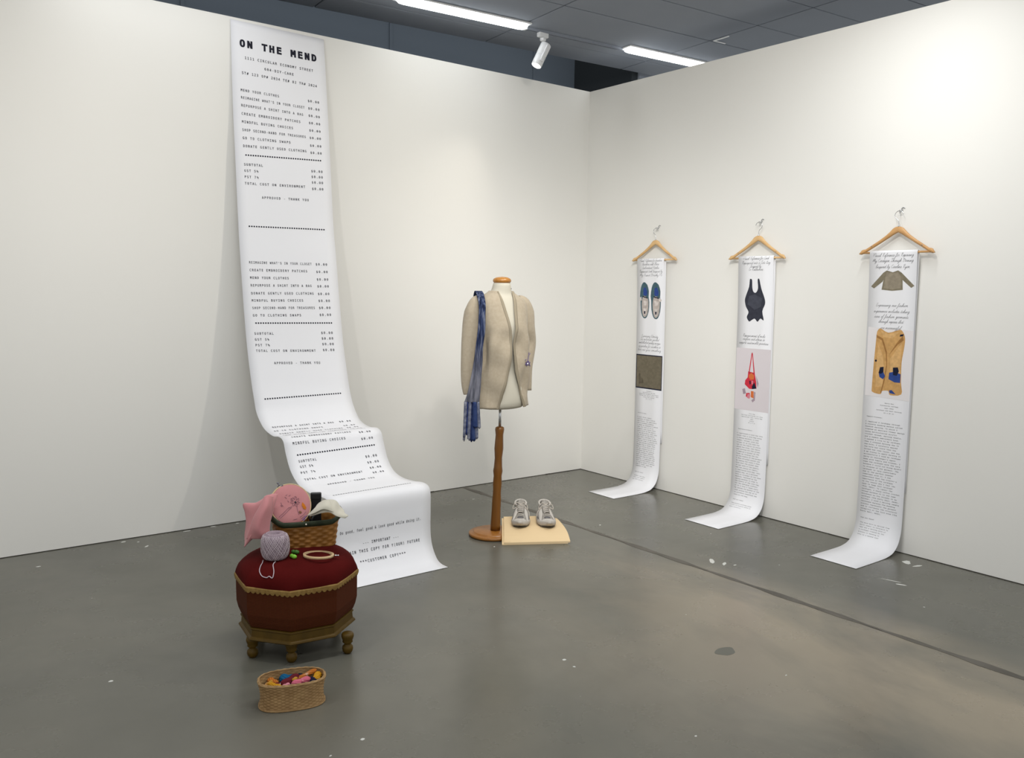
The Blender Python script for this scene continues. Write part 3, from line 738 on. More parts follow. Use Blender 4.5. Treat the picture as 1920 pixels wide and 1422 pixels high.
B2 = ['I repurposed a tank top into', 'which then a tote bag using', 'a sewing machine, a seam', 'ripper, thread, pins and', 'scraps of an old tank top', 'cut in the fabric in place,', 'while the trim, the fabric', 'and cutting off the straps', 'I removed a pocket at the', 'front by folding the raw', 'in the middle of the garment', 'I then attached pieces and', 'by sewing the sides I have', 'tote that the pocket sewn', 'it was made of two panels,', 'and red pieces of fabric,', 'a repurposed tote bag, this', 'unique bag, as a personal', 'tote is stronger at the base', 'handles, fastened by the', 'sewing machine to wrap in', 'the handle of the tote bag,', 'for the emerging crafters', 'it is a tote I reuse every', 'by sewing the method to the', 'used around the day as it', 'to purchase something new', 'tote in the bag.']
para(b, S2, B2, 0.547, 0.118, 0.034, 0.0075, 0.0108)
para(b, S2, ['Did you know?'], 0.086, 0.086, 0.038, 0.0066, 0.0095)
para(b, S2, ['Repurposed clothing saves', 'a lot of textile waste in', 'many landfills.'], 0.062, 0.040, 0.036, 0.0066, 0.0092)
tagp(mesh('body_print', *b, M['inkgrey'], o2), 'small typed paragraph', kind='stuff')
TK = [(.24,1.0),(.34,.98),(.36,.80),(.42,.70),(.54,.68),(.64,.78),(.62,.98),(.70,.99),(.80,.78),(.97,.55),(1,.42),(.88,.25),(.96,.04),(.80,.08),(.66,.0),(.52,.07),(.36,.03),(.24,.0),(.12,.1),(.20,.22),(.06,.35),(.0,.50),(.06,.62),(.2,.82)]
print_part('top_print', S2, o2, [warp(spl(TK, 3), -1.640, -1.802, 1.316, 1.600)], PC['charcoal'], 0.0006, 'black sleeveless top picture')
print_part('top_light', S2, o2, [warp([(.2,.6),(.5,.64),(.85,.55),(.8,.35),(.5,.28),(.15,.4)], -1.640, -1.802, 1.316, 1.600)], PC['charcoall'], 0.0008)
print_part('photo_ground', S2, o2, [[(-1.586, 1.135), (-1.861, 1.135), (-1.861, .714), (-1.586, .714)]], PC['lilac'], 0.0005, 'pale mauve photograph ground')
BG = (-1.645, -1.800, .765, 1.110)
def ring_poly(c0, c1, w): return [c0, c1, (c1[0]+w, c1[1]), (c0[0]+w, c0[1])]
print_part('bag_print', S2, o2, [warp([(.42,.98),(.47,1.0),(.36,.62),(.30,.60)], *BG), warp([(.44,1),(.48,.98),(.62,.60),(.56,.60)], *BG), warp([(.28,.62),(.62,.60),(.72,.42),(.74,.30),(.5,.28),(.36,.28),(.12,.36),(.14,.44),(.26,.50)], *BG), warp([(.20,.12),(.42,.10),(.40,.20),(.22,.19)], *BG)], PC['red'], 0.0007, 'red patchwork bag picture')
print_part('bag_accent', S2, o2, [warp([(.32,.55),(.45,.60),(.60,.55),(.58,.47),(.42,.46),(.32,.50)], *BG), warp([(.46,.24),(.60,.24),(.62,.10),(.46,.12)], *BG)], PC['orange'], 0.0009)
print_part('bag_dark', S2, o2, [warp([(.5,.33),(.62,.42),(.74,.30),(.52,.28)], *BG), warp([(.36,.44),(.42,.44),(.44,.38),(.38,.36)], *BG)], PC['navy'], 0.0010)
print_part('bag_shadow_print', S2, o2, [warp([(.0,.26),(.14,.28),(.20,.18),(.06,.16)], *BG), warp([(.62,.24),(.70,.22),(.68,.06),(.56,.02),(.5,.06),(.62,.10)], *BG), warp([(.7,.55),(.84,.40),(.80,.32),(.76,.38)], *BG)], PC['mauve'], 0.0006)
print_part('bag_pink', S2, o2, [warp([(.26,.10),(.40,.08),(.44,.16),(.30,.18)], *BG), warp([(.48,.45),(.56,.44),(.55,.38),(.49,.37)], *BG)], PC['pink'], 0.0012)
# --- scroll 1 : sneakers
o1, S1 = scroll(-0.640, -0.912, 1.746, 'white paper scroll printed with a pair of sneakers, over the hanger nearest the corner')
b = ([], [])
for t, z, w in (('Visual Reference for Sneakers', 1.729, .225), ('Sneakers with Fleece', 1.702, .17), ('Embroidered Patches', 1.675, .17), ('Repainted Look Inspired by', 1.648, .235), ('My Friend Dorothy Vo', 1.620, .225)):
    put_cursive(b, t, 0.138, S1.sz(z), w, S1, 0.021)
for t, z, w in (('Expressing Identity', 1.160, .17), ('To embroider jeweled', 1.135, .19), ('embellished pretty images', 1.110, .22), ('as patches for sneakers to', 1.082, .225), ('live out your something', 1.055, .235)):
    put_cursive(b, t, 0.136, S1.sz(z), w, S1, 0.021)
tagp(mesh('cursive_print', *b, M['ink'], o1), 'slanted joined handwriting', kind='stuff')
b = ([], [])
centred(b, S1, ['Sneakers', 'Embroidered Patches', 'Repainted Sneakers and Fleece', 'Thread and Fabric Paint, 2024', 'Cotton and Leather', '27 x 9 in'], 0.745, 0.685, 0.145, 0.0068, 0.0085)
para(b, S1, ['Patch Process:'], 0.570, 0.570, 0.036, 0.0066, 0.0095)
B1 = ['I used three simple', 'stitches to make a patch', 'and fleece, the embroidery', 'was a handmade drawing', 'I sewed my sneakers I wanted', 'that the look of it is', 'original and I also chose', 'every patch of the fabric,', 'of my embroidery, then sewn', 'the thread on the fabric', 'with small stitches in the', 'fleece, with a large needle', 'from the side, I covered all', 'of the patches with white', 'thread that I found, this', 'made a little more colour', 'to the sneakers as it is', 'softened and the surface', 'of my sneakers, painted', 'with the side of a brush,', 'and then sewn by hand the', 'patches, I repainted them', 'with one more white layer', 'of fabric paint, a method', 'that I found, with the', 'sneakers I own.']
para(b, S1, B1, 0.538, 0.155, 0.032, 0.0077, 0.0108)
para(b, S1, ['Did you know?'], 0.108, 0.108, 0.034, 0.0066, 0.0095)
para(b, S1, ['Sneakers last many', 'years with repairs', 'and small patches.'], 0.08, 0.055, 0.034, 0.0064, 0.0092)
tagp(mesh('body_print', *b, M['inkgrey'], o1), 'small typed paragraph', kind='stuff')
SH = [(.5,1.0),(.78,.93),(.95,.75),(.92,.6),(1.0,.45),(.95,.2),(.75,.03),(.5,.0),(.28,.06),(.1,.25),(.06,.5),(.0,.62),(.1,.85),(.28,.97)]
A1 = (-0.668, -0.765, 1.302, 1.575); A2 = (-0.778, -0.882, 1.300, 1.575)
print_part('sneaker_print', S1, o1, [warp(spl(SH, 2), *A1), warp(spl(SH, 2), *A2)], PC['teal'], 0.0006, 'pair of sneakers seen from above')
UP = [(.5,.62),(.85,.55),(.92,.4),(.85,.16),(.66,.05),(.45,.04),(.28,.15),(.2,.4),(.3,.58)]
print_part('sneaker_toe', S1, o1, [warp(spl(UP, 2), *A1), warp(spl(UP, 2), *A2)], PC['shoe'], 0.0008)
print_part('sneaker_light', S1, o1, [warp([(.35,.5),(.8,.47),(.7,.36),(.4,.36)], *q) for q in (A1, A2)]+[warp([(.38,.28),(.72,.28),(.66,.10),(.46,.10)], *q) for q in (A1, A2)]+[warp([(-.08,.55),(.16,.6),(.2,.5),(0,.48)], *A1), warp([(.84,.58),(1.1,.52),(1.0,.47),(.8,.5)], *A2)], PC['shoel'], 0.0010)
print_part('sneaker_opening', S1, o1, [warp([(.38,.84),(.62,.86),(.78,.74),(.76,.64),(.5,.62),(.36,.66)], *q) for q in (A1, A2)], PC['blue'], 0.0010)
print_part('sneaker_mark', S1, o1, [warp([(.46,.2),(.62,.2),(.6,.12),(.48,.12)], *q) for q in (A1, A2)]+[warp([(.3,.62),(.8,.58),(.8,.55),(.3,.59)], *q) for q in (A1, A2)], PC['navy'], 0.0012)
print_part('photo_border', S1, o1, [[(-0.643, 1.026), (-0.911, 1.026), (-0.911, .764), (-0.643, .764)]], PC['navy'], 0.0005)
print_part('photo_ground', S1, o1, [[(-0.650, 1.018), (-0.904, 1.018), (-0.904, .773), (-0.650, .773)]], PC['brownl'], 0.0007, 'square dark brown photograph')
print_part('photo_figure', S1, o1, [warp([(.10,.1),(.2,.12),(.14,.45),(.09,.4)], -0.650, -0.904, .773, 1.018), warp([(.2,.12),(.3,.14),(.26,.26),(.21,.3)], -0.650, -0.904, .773, 1.018)], PC['brown'], 0.0009)
# ------------------------------------------------------------------ dress form
BX, BY = -1.762, -1.150
df = thing('dress_form', 'linen dress form on a turned brown wooden pole and round base', 'mannequin', (BX, BY, 0), 0)
mesh('base', *lathe([(0.135, 0.0), (0.150, 0.005), (0.150, 0.017), (0.145, 0.021), (0.124, 0.022), (0.122, 0.027), (0.116, 0.031), (0.0, 0.031)], 48), M['base'], df, True)
px, py = 0.010, -0.006    # pole foot, then leans slightly
pr = []
for z, r in [(.030, .030), (.06, .0305), (.10, .029), (.16, .0275), (.22, .0275), (.27, .0245), (.32, .0275), (.37, .0245), (.40, .029), (.43, .025), (.48, .0225), (.54, .0275), (.59, .025), (.625, .0235), (.655, .028), (.668, .026), (.674, .018)]:
    pr.append([(px+0.018*(z/.674)+r*cos(a), py-0.008*(z/.674)+r*sin(a), z) for a in [2*pi*k/28 for k in range(28)]])
mesh('wooden_pole', *loft(pr), M['stand'], df, True)
CXo, CYo = 0.028, -0.014
mesh('steel_rod', *xf(lathe([(0.0085, 0.665), (0.0085, 0.81)], 16), Matrix.Translation((CXo, CYo, 0))), M['steel'], df, True)
FR_ = Matrix.Translation((BX+CXo, BY+CYo, 0)) @ Matrix.Rotation(radians(-4), 4, 'Z')   # front is local -Y
FL_ = Matrix.Translation((CXo, CYo, 0)) @ Matrix.Rotation(radians(-4), 4, 'Z')
TZ = [.785, .80, .86, .95, 1.02, 1.08, 1.14, 1.20, 1.27, 1.33, 1.38, 1.415, 1.44, 1.46, 1.475, 1.49, 1.52, 1.555]
TA = [.135, .160, .165, .160, .145, .130, .133, .145, .153, .155, .160, .158, .142, .108, .078, .062, .054, .052]
TB = [.090, .112, .118, .112, .102, .096, .100, .112, .124, .112, .098, .090, .082, .072, .064, .060, .055, .053]
TY = [0, 0, 0, 0, 0, 0, 0, 0, -.004, 0, .004, .008, .01, .012, .012, .008, .002, 0]
def tors(z):
    return interp(z, TZ, TA), interp(z, TZ, TB), interp(z, TZ, TY)
rings = []
for z in TZ:
    a, b_, y0 = tors(z)
    rings.append([(a*sin(q), y0-b_*cos(q), z) for q in [2*pi*k/48 for k in range(48)]])
sub(mesh('torso', *xf(loft(rings), FL_), M['form'], df, True), 1)
mesh('neck_cap', *xf(lathe([(0.048, 1.540), (0.054, 1.549), (0.055, 1.556), (0.050, 1.566), (0.034, 1.574), (0.0, 1.578)], 32), FL_), M['capwood'], df, True)
mesh('neck_pin', *xf(ell((0.046, -0.03, 1.508), .004, .004, .004, 8, 5), FL_), M['darksteel'], df, True)

# ------------------------------------------------------------------ cardigan on the form
cg = thing('cardigan', 'open beige knitted cardigan worn by the dress form, small purple stitched flower', 'cardigan', (0, 0, 0))
cg.location = FR_.translation + Vector((0, 0, 0.80)); cg.rotation_euler = (0, 0, radians(-4))
CZ = [.80, .83, .88, .93, .98, 1.03, 1.08, 1.13, 1.18, 1.23, 1.28, 1.33, 1.38, 1.415, 1.44, 1.46, 1.478, 1.490]
HL = [.076, .070, .060, .046, .033, .022, .014, .010, .008, .012, .020, .028, .036, .041, .044, .046, .048, .050]
HR = [.100, .092, .072, .052, .036, .022, .014, .010, .008, .010, .014, .018, .024, .029, .033, .037, .040, .043]
def cshape(z, q):
    a, b_, y0 = tors(z)
    # below the bust the knit hangs nearly straight
    a = max(a, interp(z, [.8, .95, 1.1, 1.25, 1.30], [.163, .168, .166, .150, 0]))+0.008
    b_ = max(b_, interp(z, [.8, .95, 1.1, 1.25, 1.30], [.112, .118, .122, .122, 0]))+0.008
    fold = 0.0
    if z < 1.30:
        w = min(1, (1.30-z)/.12)
        fold = w*(0.009*sin(5*q+9*z)+0.006*sin(9*q-14*z)+0.005*sin(3*q+30*z))
        # drag folds pulled in under each arm
        for sgn in (1, -1):
            dq = (q-sgn*1.15+pi) % (2*pi)-pi
            fold -= 0.024*math.exp(-(dq/.22)**2)*math.exp(-((z-1.08)/.13)**2)
            fold += 0.016*math.exp(-((dq+sgn*.38)/.13)**2)*math.exp(-((z-.98+.25*dq*sgn)/.14)**2)
    return ((a+fold)*sin(q), y0-(b_+fold)*cos(q), z-.80)
V, F = [], []
NQ = 72
zz = [lerp(CZ[i], CZ[i+1], k/3) for i in range(len(CZ)-1) for k in range(3)]+[CZ[-1]]
for z in zz:
    a = tors(z)[0]+.01; wl = interp(z, CZ, HL)-0.012*0; wr = interp(z, CZ, HR)
    q0 = math.asin(min(.95, wr/a)); q1 = 2*pi-math.asin(min(.95, wl/a))
    # longer back, fronts rise slightly
    for k in range(NQ+1):
        V.append(cshape(z, lerp(q0, q1, k/NQ)))
for i in range(len(zz)-1):
    for k in range(NQ):
        a = i*(NQ+1)+k; F.append((a, a+1, a+NQ+2, a+NQ+1))
solid(mesh('body_panel', V, F, M['knit'], cg, True), 0.006, 1.0)
for s in (0, 1):   # rib bands along both front edges
    V, F = [], []
    for i, z in enumerate(zz):
        a = tors(z)[0]+.01; w = interp(z, CZ, HR if s == 0 else HL)
        qe = math.asin(min(.95, w/a)); qe = qe if s == 0 else 2*pi-qe
        d = 0.085 if s == 0 else -0.085
        for k, (dq, off) in enumerate([(-.25, .004), (0, .009), (.5, .010), (1, .008), (1.15, .003)]):
            x, y, zq = cshape(z, qe+d*dq); L_ = math.hypot(x, y) or 1
            V.append((x+x/L_*off, y+y/L_*off, zq))
        if i:
            for k in range(4):
                a0 = (i-1)*5+k; b0 = i*5+k
                F.append((a0, a0+1, b0+1, b0) if s == 0 else (a0, b0, b0+1, a0+1))
    mesh('front_band', V, F, M['knitband'], cg, True)
def sleeve(P, R_, flat, seed):
    rnd = random.Random(seed); pts = smoothpts([(x, y, z-.80) for x, y, z in P], 6); n = 20; V = []
    m = len(pts); t = None; rings = []
    for i, p_ in enumerate(pts):
        f = i/(m-1)*(len(R_)-1); r = interp(f, list(range(len(R_))), R_)
        tg = (pts[min(i+1, m-1)]-pts[max(i-1, 0)]).normalized()
        up = Vector((0, 1, 0)); up = (up-tg*up.dot(tg)).normalized(); sd = tg.cross(up)
        ring = []
        for k in range(n):
            q = 2*pi*k/n
            w = 1+0.04*sin(2*q+i*0.22+seed)*min(1, i/8)+0.025*sin(3*q-i*0.35)*min(1, i/8)
            ring.append(p_+sd*cos(q)*r*w+up*sin(q)*r*flat*w)
        rings.append(ring)
    V, F = loft(rings, cap=False)
    o = mesh('sleeve', V, F, M['knit'], cg, True); solid(o, 0.005, -1); 
    c = tube([pts[-3], pts[-2], pts[-1]], R_[-1]*1.06, 20)
    return o
s1 = sleeve([(-.120, .012, 1.435), (-.158, .014, 1.415), (-.182, .016, 1.36), (-.198, .014, 1.27), (-.212, .008, 1.15), (-.222, .0, 1.04), (-.226, -.008, .95), (-.222, -.012, .888)], [.030, .046, .056, .055, .051, .046, .040, .034], .8, 1)
s2 = sleeve([(.120, .012, 1.435), (.158, .014, 1.415), (.180, .016, 1.36), (.196, .022, 1.27), (.222, .040, 1.19), (.218, .035, 1.12), (.196, .018, 1.02), (.188, .006, .885)], [.030, .046, .054, .052, .048, .045, .040, .034], .8, 5)
# stitched flower on the left front
fb = ([], [])
def on_card(z, q, off=.011):
    x, y, zq = cshape(z, q); L_ = math.hypot(x, y); return Vector((x+x/L_*off, y+y/L_*off, zq))
q0, z0 = .62, 1.085
def ct(pts, r=.0016): 
    v, f = tube([on_card(z0+b, q0+a) for a, b in pts], r, 6); n = len(fb[0]); fb[0].extend(v); fb[1].extend([tuple(i+n for i in g) for g in f])
for a0 in range(6):
    q = a0*pi/3; ct([(0.02*cos(q), .003*sin(q)-.02), (.10*cos(q), .012*sin(q)-.02), (.13*cos(q+.4), .016*sin(q+.4)-.02), (.06*cos(q+.8), .008*sin(q+.8)-.02)])
ct([(0, -.01), (.03, .02), (.05, .045)]); ct([(-.14, .0), (-.08, .004)]); ct([(.08, .03), (.14, .04)]); ct([(.12, -.04), (.02, -.005)])
mesh('stitched_flower', *fb, M['purple'], cg)
mesh('flower_centre', *ell(on_card(z0-.022, q0, .012), .006, .003, .006, 8, 5), M['white_metal'], cg, True)

# ------------------------------------------------------------------ scarf over the shoulder
def scarf_mat():
    m = mat('tie_dyed_denim_blue', (0.02, 0.035, 0.14), 0.9, 0.1, bump=('noise', 300, 0.3)); nt = m.node_tree; L = nt.links.new
    b = nt.nodes['Principled BSDF']; tc = nt.nodes.new('ShaderNodeTexCoord')
    mp = nt.nodes.new('ShaderNodeMapping'); mp.inputs['Scale'].default_value = (60, 60, 9); L(tc.outputs['Object'], mp.inputs[0])
    n1 = nt.nodes.new('ShaderNodeTexNoise'); n1.inputs['Scale'].default_value = 1.0; n1.inputs['Detail'].default_value = 6; L(mp.outputs[0], n1.inputs['Vector'])
    r = nt.nodes.new('ShaderNodeValToRGB'); e = r.color_ramp.elements
    e[0].position = .36; e[0].color = (0.010, 0.014, 0.034, 1); e[1].position = .70; e[1].color = (0.17, 0.19, 0.25, 1)
    k = e.new(.5); k.color = (0.026, 0.038, 0.090, 1); L(n1.outputs['Fac'], r.inputs[0])
    r2 = nt.nodes.new('ShaderNodeValToRGB'); e = r2.color_ramp.elements
    e[0].position = .33; e[0].color = (0.075, 0.080, 0.10, 1); e[1].position = .66; e[1].color = (0.20, 0.20, 0.235, 1); L(n1.outputs['Fac'], r2.inputs[0])
    sx = nt.nodes.new('ShaderNodeSeparateXYZ'); L(tc.outputs['Object'], sx.inputs[0])
    mr = nt.nodes.new('ShaderNodeMapRange'); mr.inputs[1].default_value = -0.50; mr.inputs[2].default_value = -0.28; mr.inputs[3].default_value = 1; mr.inputs[4].default_value = 0
    L(sx.outputs[2], mr.inputs[0])
    x = nt.nodes.new('ShaderNodeMix'); x.data_type = 'RGBA'; L(mr.outputs[0], x.inputs[0]); L(r.outputs[0], x.inputs[6]); L(r2.outputs[0], x.inputs[7])
    L(x.outputs[2], b.inputs['Base Color']); return m
M['scarf'] = scarf_mat()
SO = Vector((-1.87, -1.10, 1.47))
sc = thing('scarf', 'long blue tie-dyed scarf hanging over the cardigan shoulder, fringed end', 'scarf', SO)
NV = Vector((.6106, .7919, 0))
rowsS = [((-1.850, -1.035, 1.455), (-1.815, -1.060, 1.460)), ((-1.870, -1.070, 1.482), (-1.835, -1.096, 1.484)),
 ((-1.890, -1.105, 1.489), (-1.856, -1.131, 1.489)), ((-1.911, -1.155, 1.470), (-1.878, -1.180, 1.470)), ((-1.927, -1.201, 1.417), (-1.897, -1.224, 1.417)), ((-1.938, -1.218, 1.355), (-1.909, -1.241, 1.356)),
 ((-1.951, -1.227, 1.263), (-1.917, -1.252, 1.264)), ((-1.962, -1.224, 1.171), (-1.929, -1.249, 1.171)), ((-1.974, -1.222, 1.078), (-1.933, -1.252, 1.079)),
 ((-1.985, -1.215, 1.0), (-1.937, -1.249, 1.0)), ((-2.0, -1.204, .906), (-1.941, -1.246, .907)), ((-2.014, -1.189, .845), (-1.945, -1.242, .845))]
def ribbon(rows, folds, amp, nx=16, sub_=6, th=.004, end=0.0, ph=0.0):
    L_ = [cr([a for a, b in rows], i/sub_) for i in range((len(rows)-1)*sub_+1)]
    R_ = [cr([b for a, b in rows], i/sub_) for i in range((len(rows)-1)*sub_+1)]
    V, F = [], []
    for i, (a, b) in enumerate(zip(L_, R_)):
        f = i/(len(L_)-1)
        for k in range(nx+1):
            t = k/nx; p_ = a.lerp(b, t)-SO
            g = amp*(0.4+0.6*f)*(sin(folds*pi*t+ph+f*1.2)+.5*sin(folds*2.3*pi*t+f*3))
            p_ = p_-NV*(g+0.010*sin(pi*t))
            if i == len(L_)-1: p_ = p_+Vector((0, 0, end*sin(7*t)))
            V.append(p_)
    for i in range(len(L_)-1):
        for k in range(nx):
            a = i*(nx+1)+k; F.append((a, a+nx+1, a+nx+2, a+1))
    return V, F
solid(mesh('scarf_cloth', *ribbon(rowsS, 5, .0045, 20), M['scarf'], sc, True), .004, 0)
M['scarfblue'] = mat('deep_blue_cloth', (0.018, 0.032, 0.10), 0.9, 0.1, noise=(40, (0.035, 0.055, 0.14), 4))
M['scarfgrey'] = mat('grey_blue_cloth', (0.09, 0.10, 0.15), 0.9, 0.1, noise=(50, (0.22, 0.23, 0.28), 4))
M['scarfnavy'] = mat('navy_cloth', (0.012, 0.02, 0.07), 0.9, 0.1, noise=(50, (0.03, 0.045, 0.14), 4))
fr = [(.00, .20, -.06, .10, .640, 'scarfgrey', 0), (.16, .34, .06, .24, .655, 'scarfnavy', .004), (.30, .50, .22, .44, .625, 'scarfgrey', -.004), (.44, .62, .36, .58, .615, 'scarfnavy', .006), (.52, .80, .46, .80, .620, 'scarfblue', -.002), (.56, .84, .56, .92, .700, 'scarfblue', -.009), (.78, 1.0, .86, 1.12, .695, 'scarfgrey', .002), (.66, .90, .66, .96, .632, 'scarfgrey', .006), (.08, .24, -.08, .06, .618, 'scarfgrey', .006)]
a0, b0 = Vector((-2.014, -1.189, .848)), Vector((-1.945, -1.242, .848))
for (u0, u1, w0, w1, ze, m_, dd) in fr:
    rows = []
    for f in (0, .33, .66, 1):
        z = lerp(.848, ze, f); o_ = -NV*(-.0+dd*-1)*1
        rows.append((tuple(a0.lerp(b0, lerp(u0, w0, f))+o_+Vector((0, 0, z-.848))), tuple(a0.lerp(b0, lerp(u1, w1, f))+o_+Vector((0, 0, z-.848)))))
    solid(mesh('fringe', *ribbon(rows, 2.2, .0035, 6, 4, end=.006, ph=u0*9), M[m_], sc, True), .003, 0)

# ------------------------------------------------------------------ board with the sneakers
bd = thing('display_board', 'buff cardboard pad curving up from the floor under the sneakers', 'board', (-1.836, -1.359, 0))
FLp, FRp, BLp, BRp = [Vector(p_) for p_ in ((0, 0, 0), (.345, -.198, 0), (.262, .352, 0), (.566, .180, 0))]
def bz(w): return 0.006+0.038*(1-(1-w)**6.5)
def bsurf(u, w): 
    p_ = FLp.lerp(FRp, u).lerp(BLp.lerp(BRp, u), w); p_.z = bz(w)-0.020*max(0, u-.8)/.2*w*w; return p_
def pad(du, z0, z1, name):
    V, F = [], []; nu, nw = 12, 16
    for s in (z1, z0):
        for i in range(nw+1):
            for k in range(nu+1):
                p_ = bsurf(k/nu, i/nw); V.append(p_+Vector((-.87*du, .5*du, s)))
    q = nu+1; o = (nw+1)*q
    for i in range(nw):
        for k in range(nu):
            a = i*q+k; F.append((a, a+1, a+q+1, a+q)); F.append((a+o, a+q+o, a+q+1+o, a+1+o))
        a = i*q; F.append((a, a+q, a+q+o, a+o)); a = i*q+nu; F.append((a, a+o, a+q+o, a+q))
    for k in range(nu):
        F.append((k, k+o, k+1+o, k+1)); a = nw*q+k; F.append((a, a+1, a+1+o, a+o))
    return mesh(name, V, F, M['kraft'], bd, False)
pad(0, 0.001, 0.010, 'top_sheet'); pad(0.012, -0.005, 0.0002, 'bottom_sheet')
mesh('dog_ear', [bsurf(.02, .005)+Vector((0, 0, .0112)), bsurf(.10, .01)+Vector((0, 0, .0112)), bsurf(.03, .07)+Vector((0, 0, .0135)), bsurf(.02, .005)+Vector((0, 0, .0102)), bsurf(.10, .01)+Vector((0, 0, .0102)), bsurf(.03, .07)+Vector((0, 0, .0102))], [(0, 1, 2), (3, 5, 4), (0, 3, 4, 1), (1, 4, 5, 2), (2, 5, 3, 0)], M['kraft'], bd)

M['sneak'] = mat('silver_grey_mesh', (0.24, 0.22, 0.195), 0.7, 0.25, noise=(60, (0.31, 0.29, 0.26), 3), bump=('noise', 500, 0.3))
M['sneakl'] = mat('pale_overlay', (0.47, 0.44, 0.40), 0.4, 0.4)
M['sneakm'] = mat('silver_overlay', (0.10, 0.095, 0.10), 0.35, 0.5, metal=0.3)
M['sole'] = mat('offwhite_sole', (0.44, 0.41, 0.37), 0.6, 0.2)
M['soled'] = mat('dark_outsole', (0.10, 0.10, 0.10), 0.8, 0.1)
M['lace'] = mat('pale_lace', (0.50, 0.45, 0.39), 0.8, 0.1)
M['lining'] = mat('dark_lining', (0.06, 0.055, 0.05), 0.9, 0.05)
def sneaker(loc, rz, lab, mir=1):
    t = thing('sneaker', lab, 'shoe', loc, rz, 'pair of grey sneakers on the board')
    # local: toe towards -y (y=-.275), heel at y=0; x width
    st = [(-.276, .012, .020), (-.268, .030, .032), (-.250, .042, .044), (-.225, .049, .052), (-.195, .052, .060), (-.165, .050, .072), (-.135, .046, .086), (-.105, .042, .098), (-.075, .038, .102), (-.045, .036, .106), (-.02, .033, .112), (-.004, .026, .112), (.004, .012, .100)]
    z0 = 0.024; rings = []
    def yy(y): return -0.004*0+y
    for (y, w, h) in st:
        r = []; op = interp(y, [-.115, -.095, -.03, -.012], [0, 1, 1, 0])
        for k in range(21):
            q = pi*k/20; c, s = cos(q), sin(q)
            x = w*(abs(c)**.75)*(1 if c >= 0 else -1)*(1-.16*s)
            z = z0+(h-z0)*(s**.62)
            if op > 0 and s > .80: z -= op*0.040*min(1, (s-.80)/.12)
            sh = 0.006*mir*sin(pi*min(1, -y/.27))
            r.append((x+sh, yy(y), z))
        rings.append(r)
    V, F = loft(rings, cap=False, closed=False); n = 21
    F.append(tuple(range(n))); F.append(tuple((len(rings)-1)*n+k for k in range(n-1, -1, -1)))
    F.append(tuple(i*n for i in range(len(rings)-1, -1, -1))+tuple(i*n+n-1 for i in range(len(rings))))
    sub(mesh('upper', V, F[:-1], M['sneak'], t, True), 1)
    # sole : wider outline, wavy foam edge
    def outline(g, z, n=40):
        r = []
        for k in range(n):
            q = 2*pi*k/n; y = -.138+.146*cos(q)*(1+g*.3)
            w = interp(y, [-.284, -.26, -.20, -.13, -.06, 0, .008], [.012, .038, .053, .047, .040, .034, .014])+g*.01
            s = sin(q); w2 = w*min(1, (abs(s)*1.9)**.6)*(1 if s >= 0 else -1)
            lift = max(0, (-.215-y)/.07)**1.6*.014
            r.append((w2+0.006*mir*sin(pi*min(1, max(0, -y/.27))), y, z+lift))
        return r
    mesh('outsole', *loft([outline(-.2, 0), outline(.0, .002), outline(.1, .007)]), M['soled'], t, True)
    rs = [outline(.15, .006), outline(.6, .012), outline(.75, .022), outline(.5, .030), outline(.1, .036)]
    rs = [[(x, y, z+(.008*max(0, (y+.12)/.12) if i > 1 else 0)+.0015*sin(y*160)) for x, y, z in r] for i, r in enumerate(rs)]
    mesh('midsole', *loft(rs), M['sole'], t, True)
    # toe bumper and side overlays following the upper
    def up(y, q, off=.0025):
        w = interp(y, [a for a, _, _ in st], [b for _, b, _ in st]); h = interp(y, [a for a, _, _ in st], [b for _, _, b in st])
        c, s = cos(q), max(sin(q), 0); x = w*(abs(c)**.75)*(1 if c >= 0 else -1)*(1-.16*s); z = z0+(h-z0)*(s**.62)
        d = Vector((c, 0, s*.8)).normalized(); return Vector((x+0.006*mir*sin(pi*min(1, -y/.27)), y, z))+d*off
    def over(name, rows, m_):
        V, F = [], []; nn = 8
        for (y, qa, qb) in rows:
            for k in range(nn+1): V.append(up(y, lerp(qa, qb, k/nn), .0015+.0025*sin(pi*k/nn)))
        for i in range(len(rows)-1):
            for k in range(nn):
                a = i*(nn+1)+k; F.append((a, a+1, a+nn+2, a+nn+1))
        solid(mesh(name, V, F, M[m_], t, True), .002, 0)
    over('toe_cap', [(-.272, .15, pi-.15), (-.262, .1, pi-.1), (-.248, .08, pi-.08), (-.238, .5, pi-.5)], 'sneakl')
    for s in (0, 1):
        g = (lambda q: q) if s == 0 else (lambda q: pi-q)
        over('side_overlay', [(-.245, g(.05), g(.35)), (-.215, g(.15), g(.85)), (-.185, g(.30), g(1.12)), (-.150, g(.2), g(1.2)), (-.125, g(.5), g(1.2)), (-.10, g(.65), g(1.15))], 'sneakl')
        over('silver_stripe', [(-.20, g(.05), g(.35)), (-.16, g(.1), g(.45)), (-.10, g(.3), g(.6)), (-.05, g(.4), g(.8)), (-.02, g(.2), g(.6))], 'sneakm')
    over('vamp_badge', [(-.232, 1.30, pi-1.30), (-.224, 1.25, pi-1.25), (-.216, 1.30, pi-1.30)], 'sneakm')
    # collar, lining and tongue
    cp = [(.036*cos(q)*(.95 if sin(q) > 0 else 1), -.058+.050*sin(q), .103+.008*sin(q)) for q in [2*pi*k/20 for k in range(20)]]
    mesh('collar', *tube(cp, .0065, 8, True), M['sneakl'], t, True)
    mesh('lining', *loft([[(.030*k_*cos(q), -.058+.044*k_*sin(q), z) for q in [2*pi*k/16 for k in range(16)]] for k_, z in ((1.0, .098), (.85, .078), (.3, .072))]), M['lining'], t, True)
    V, F = [], []
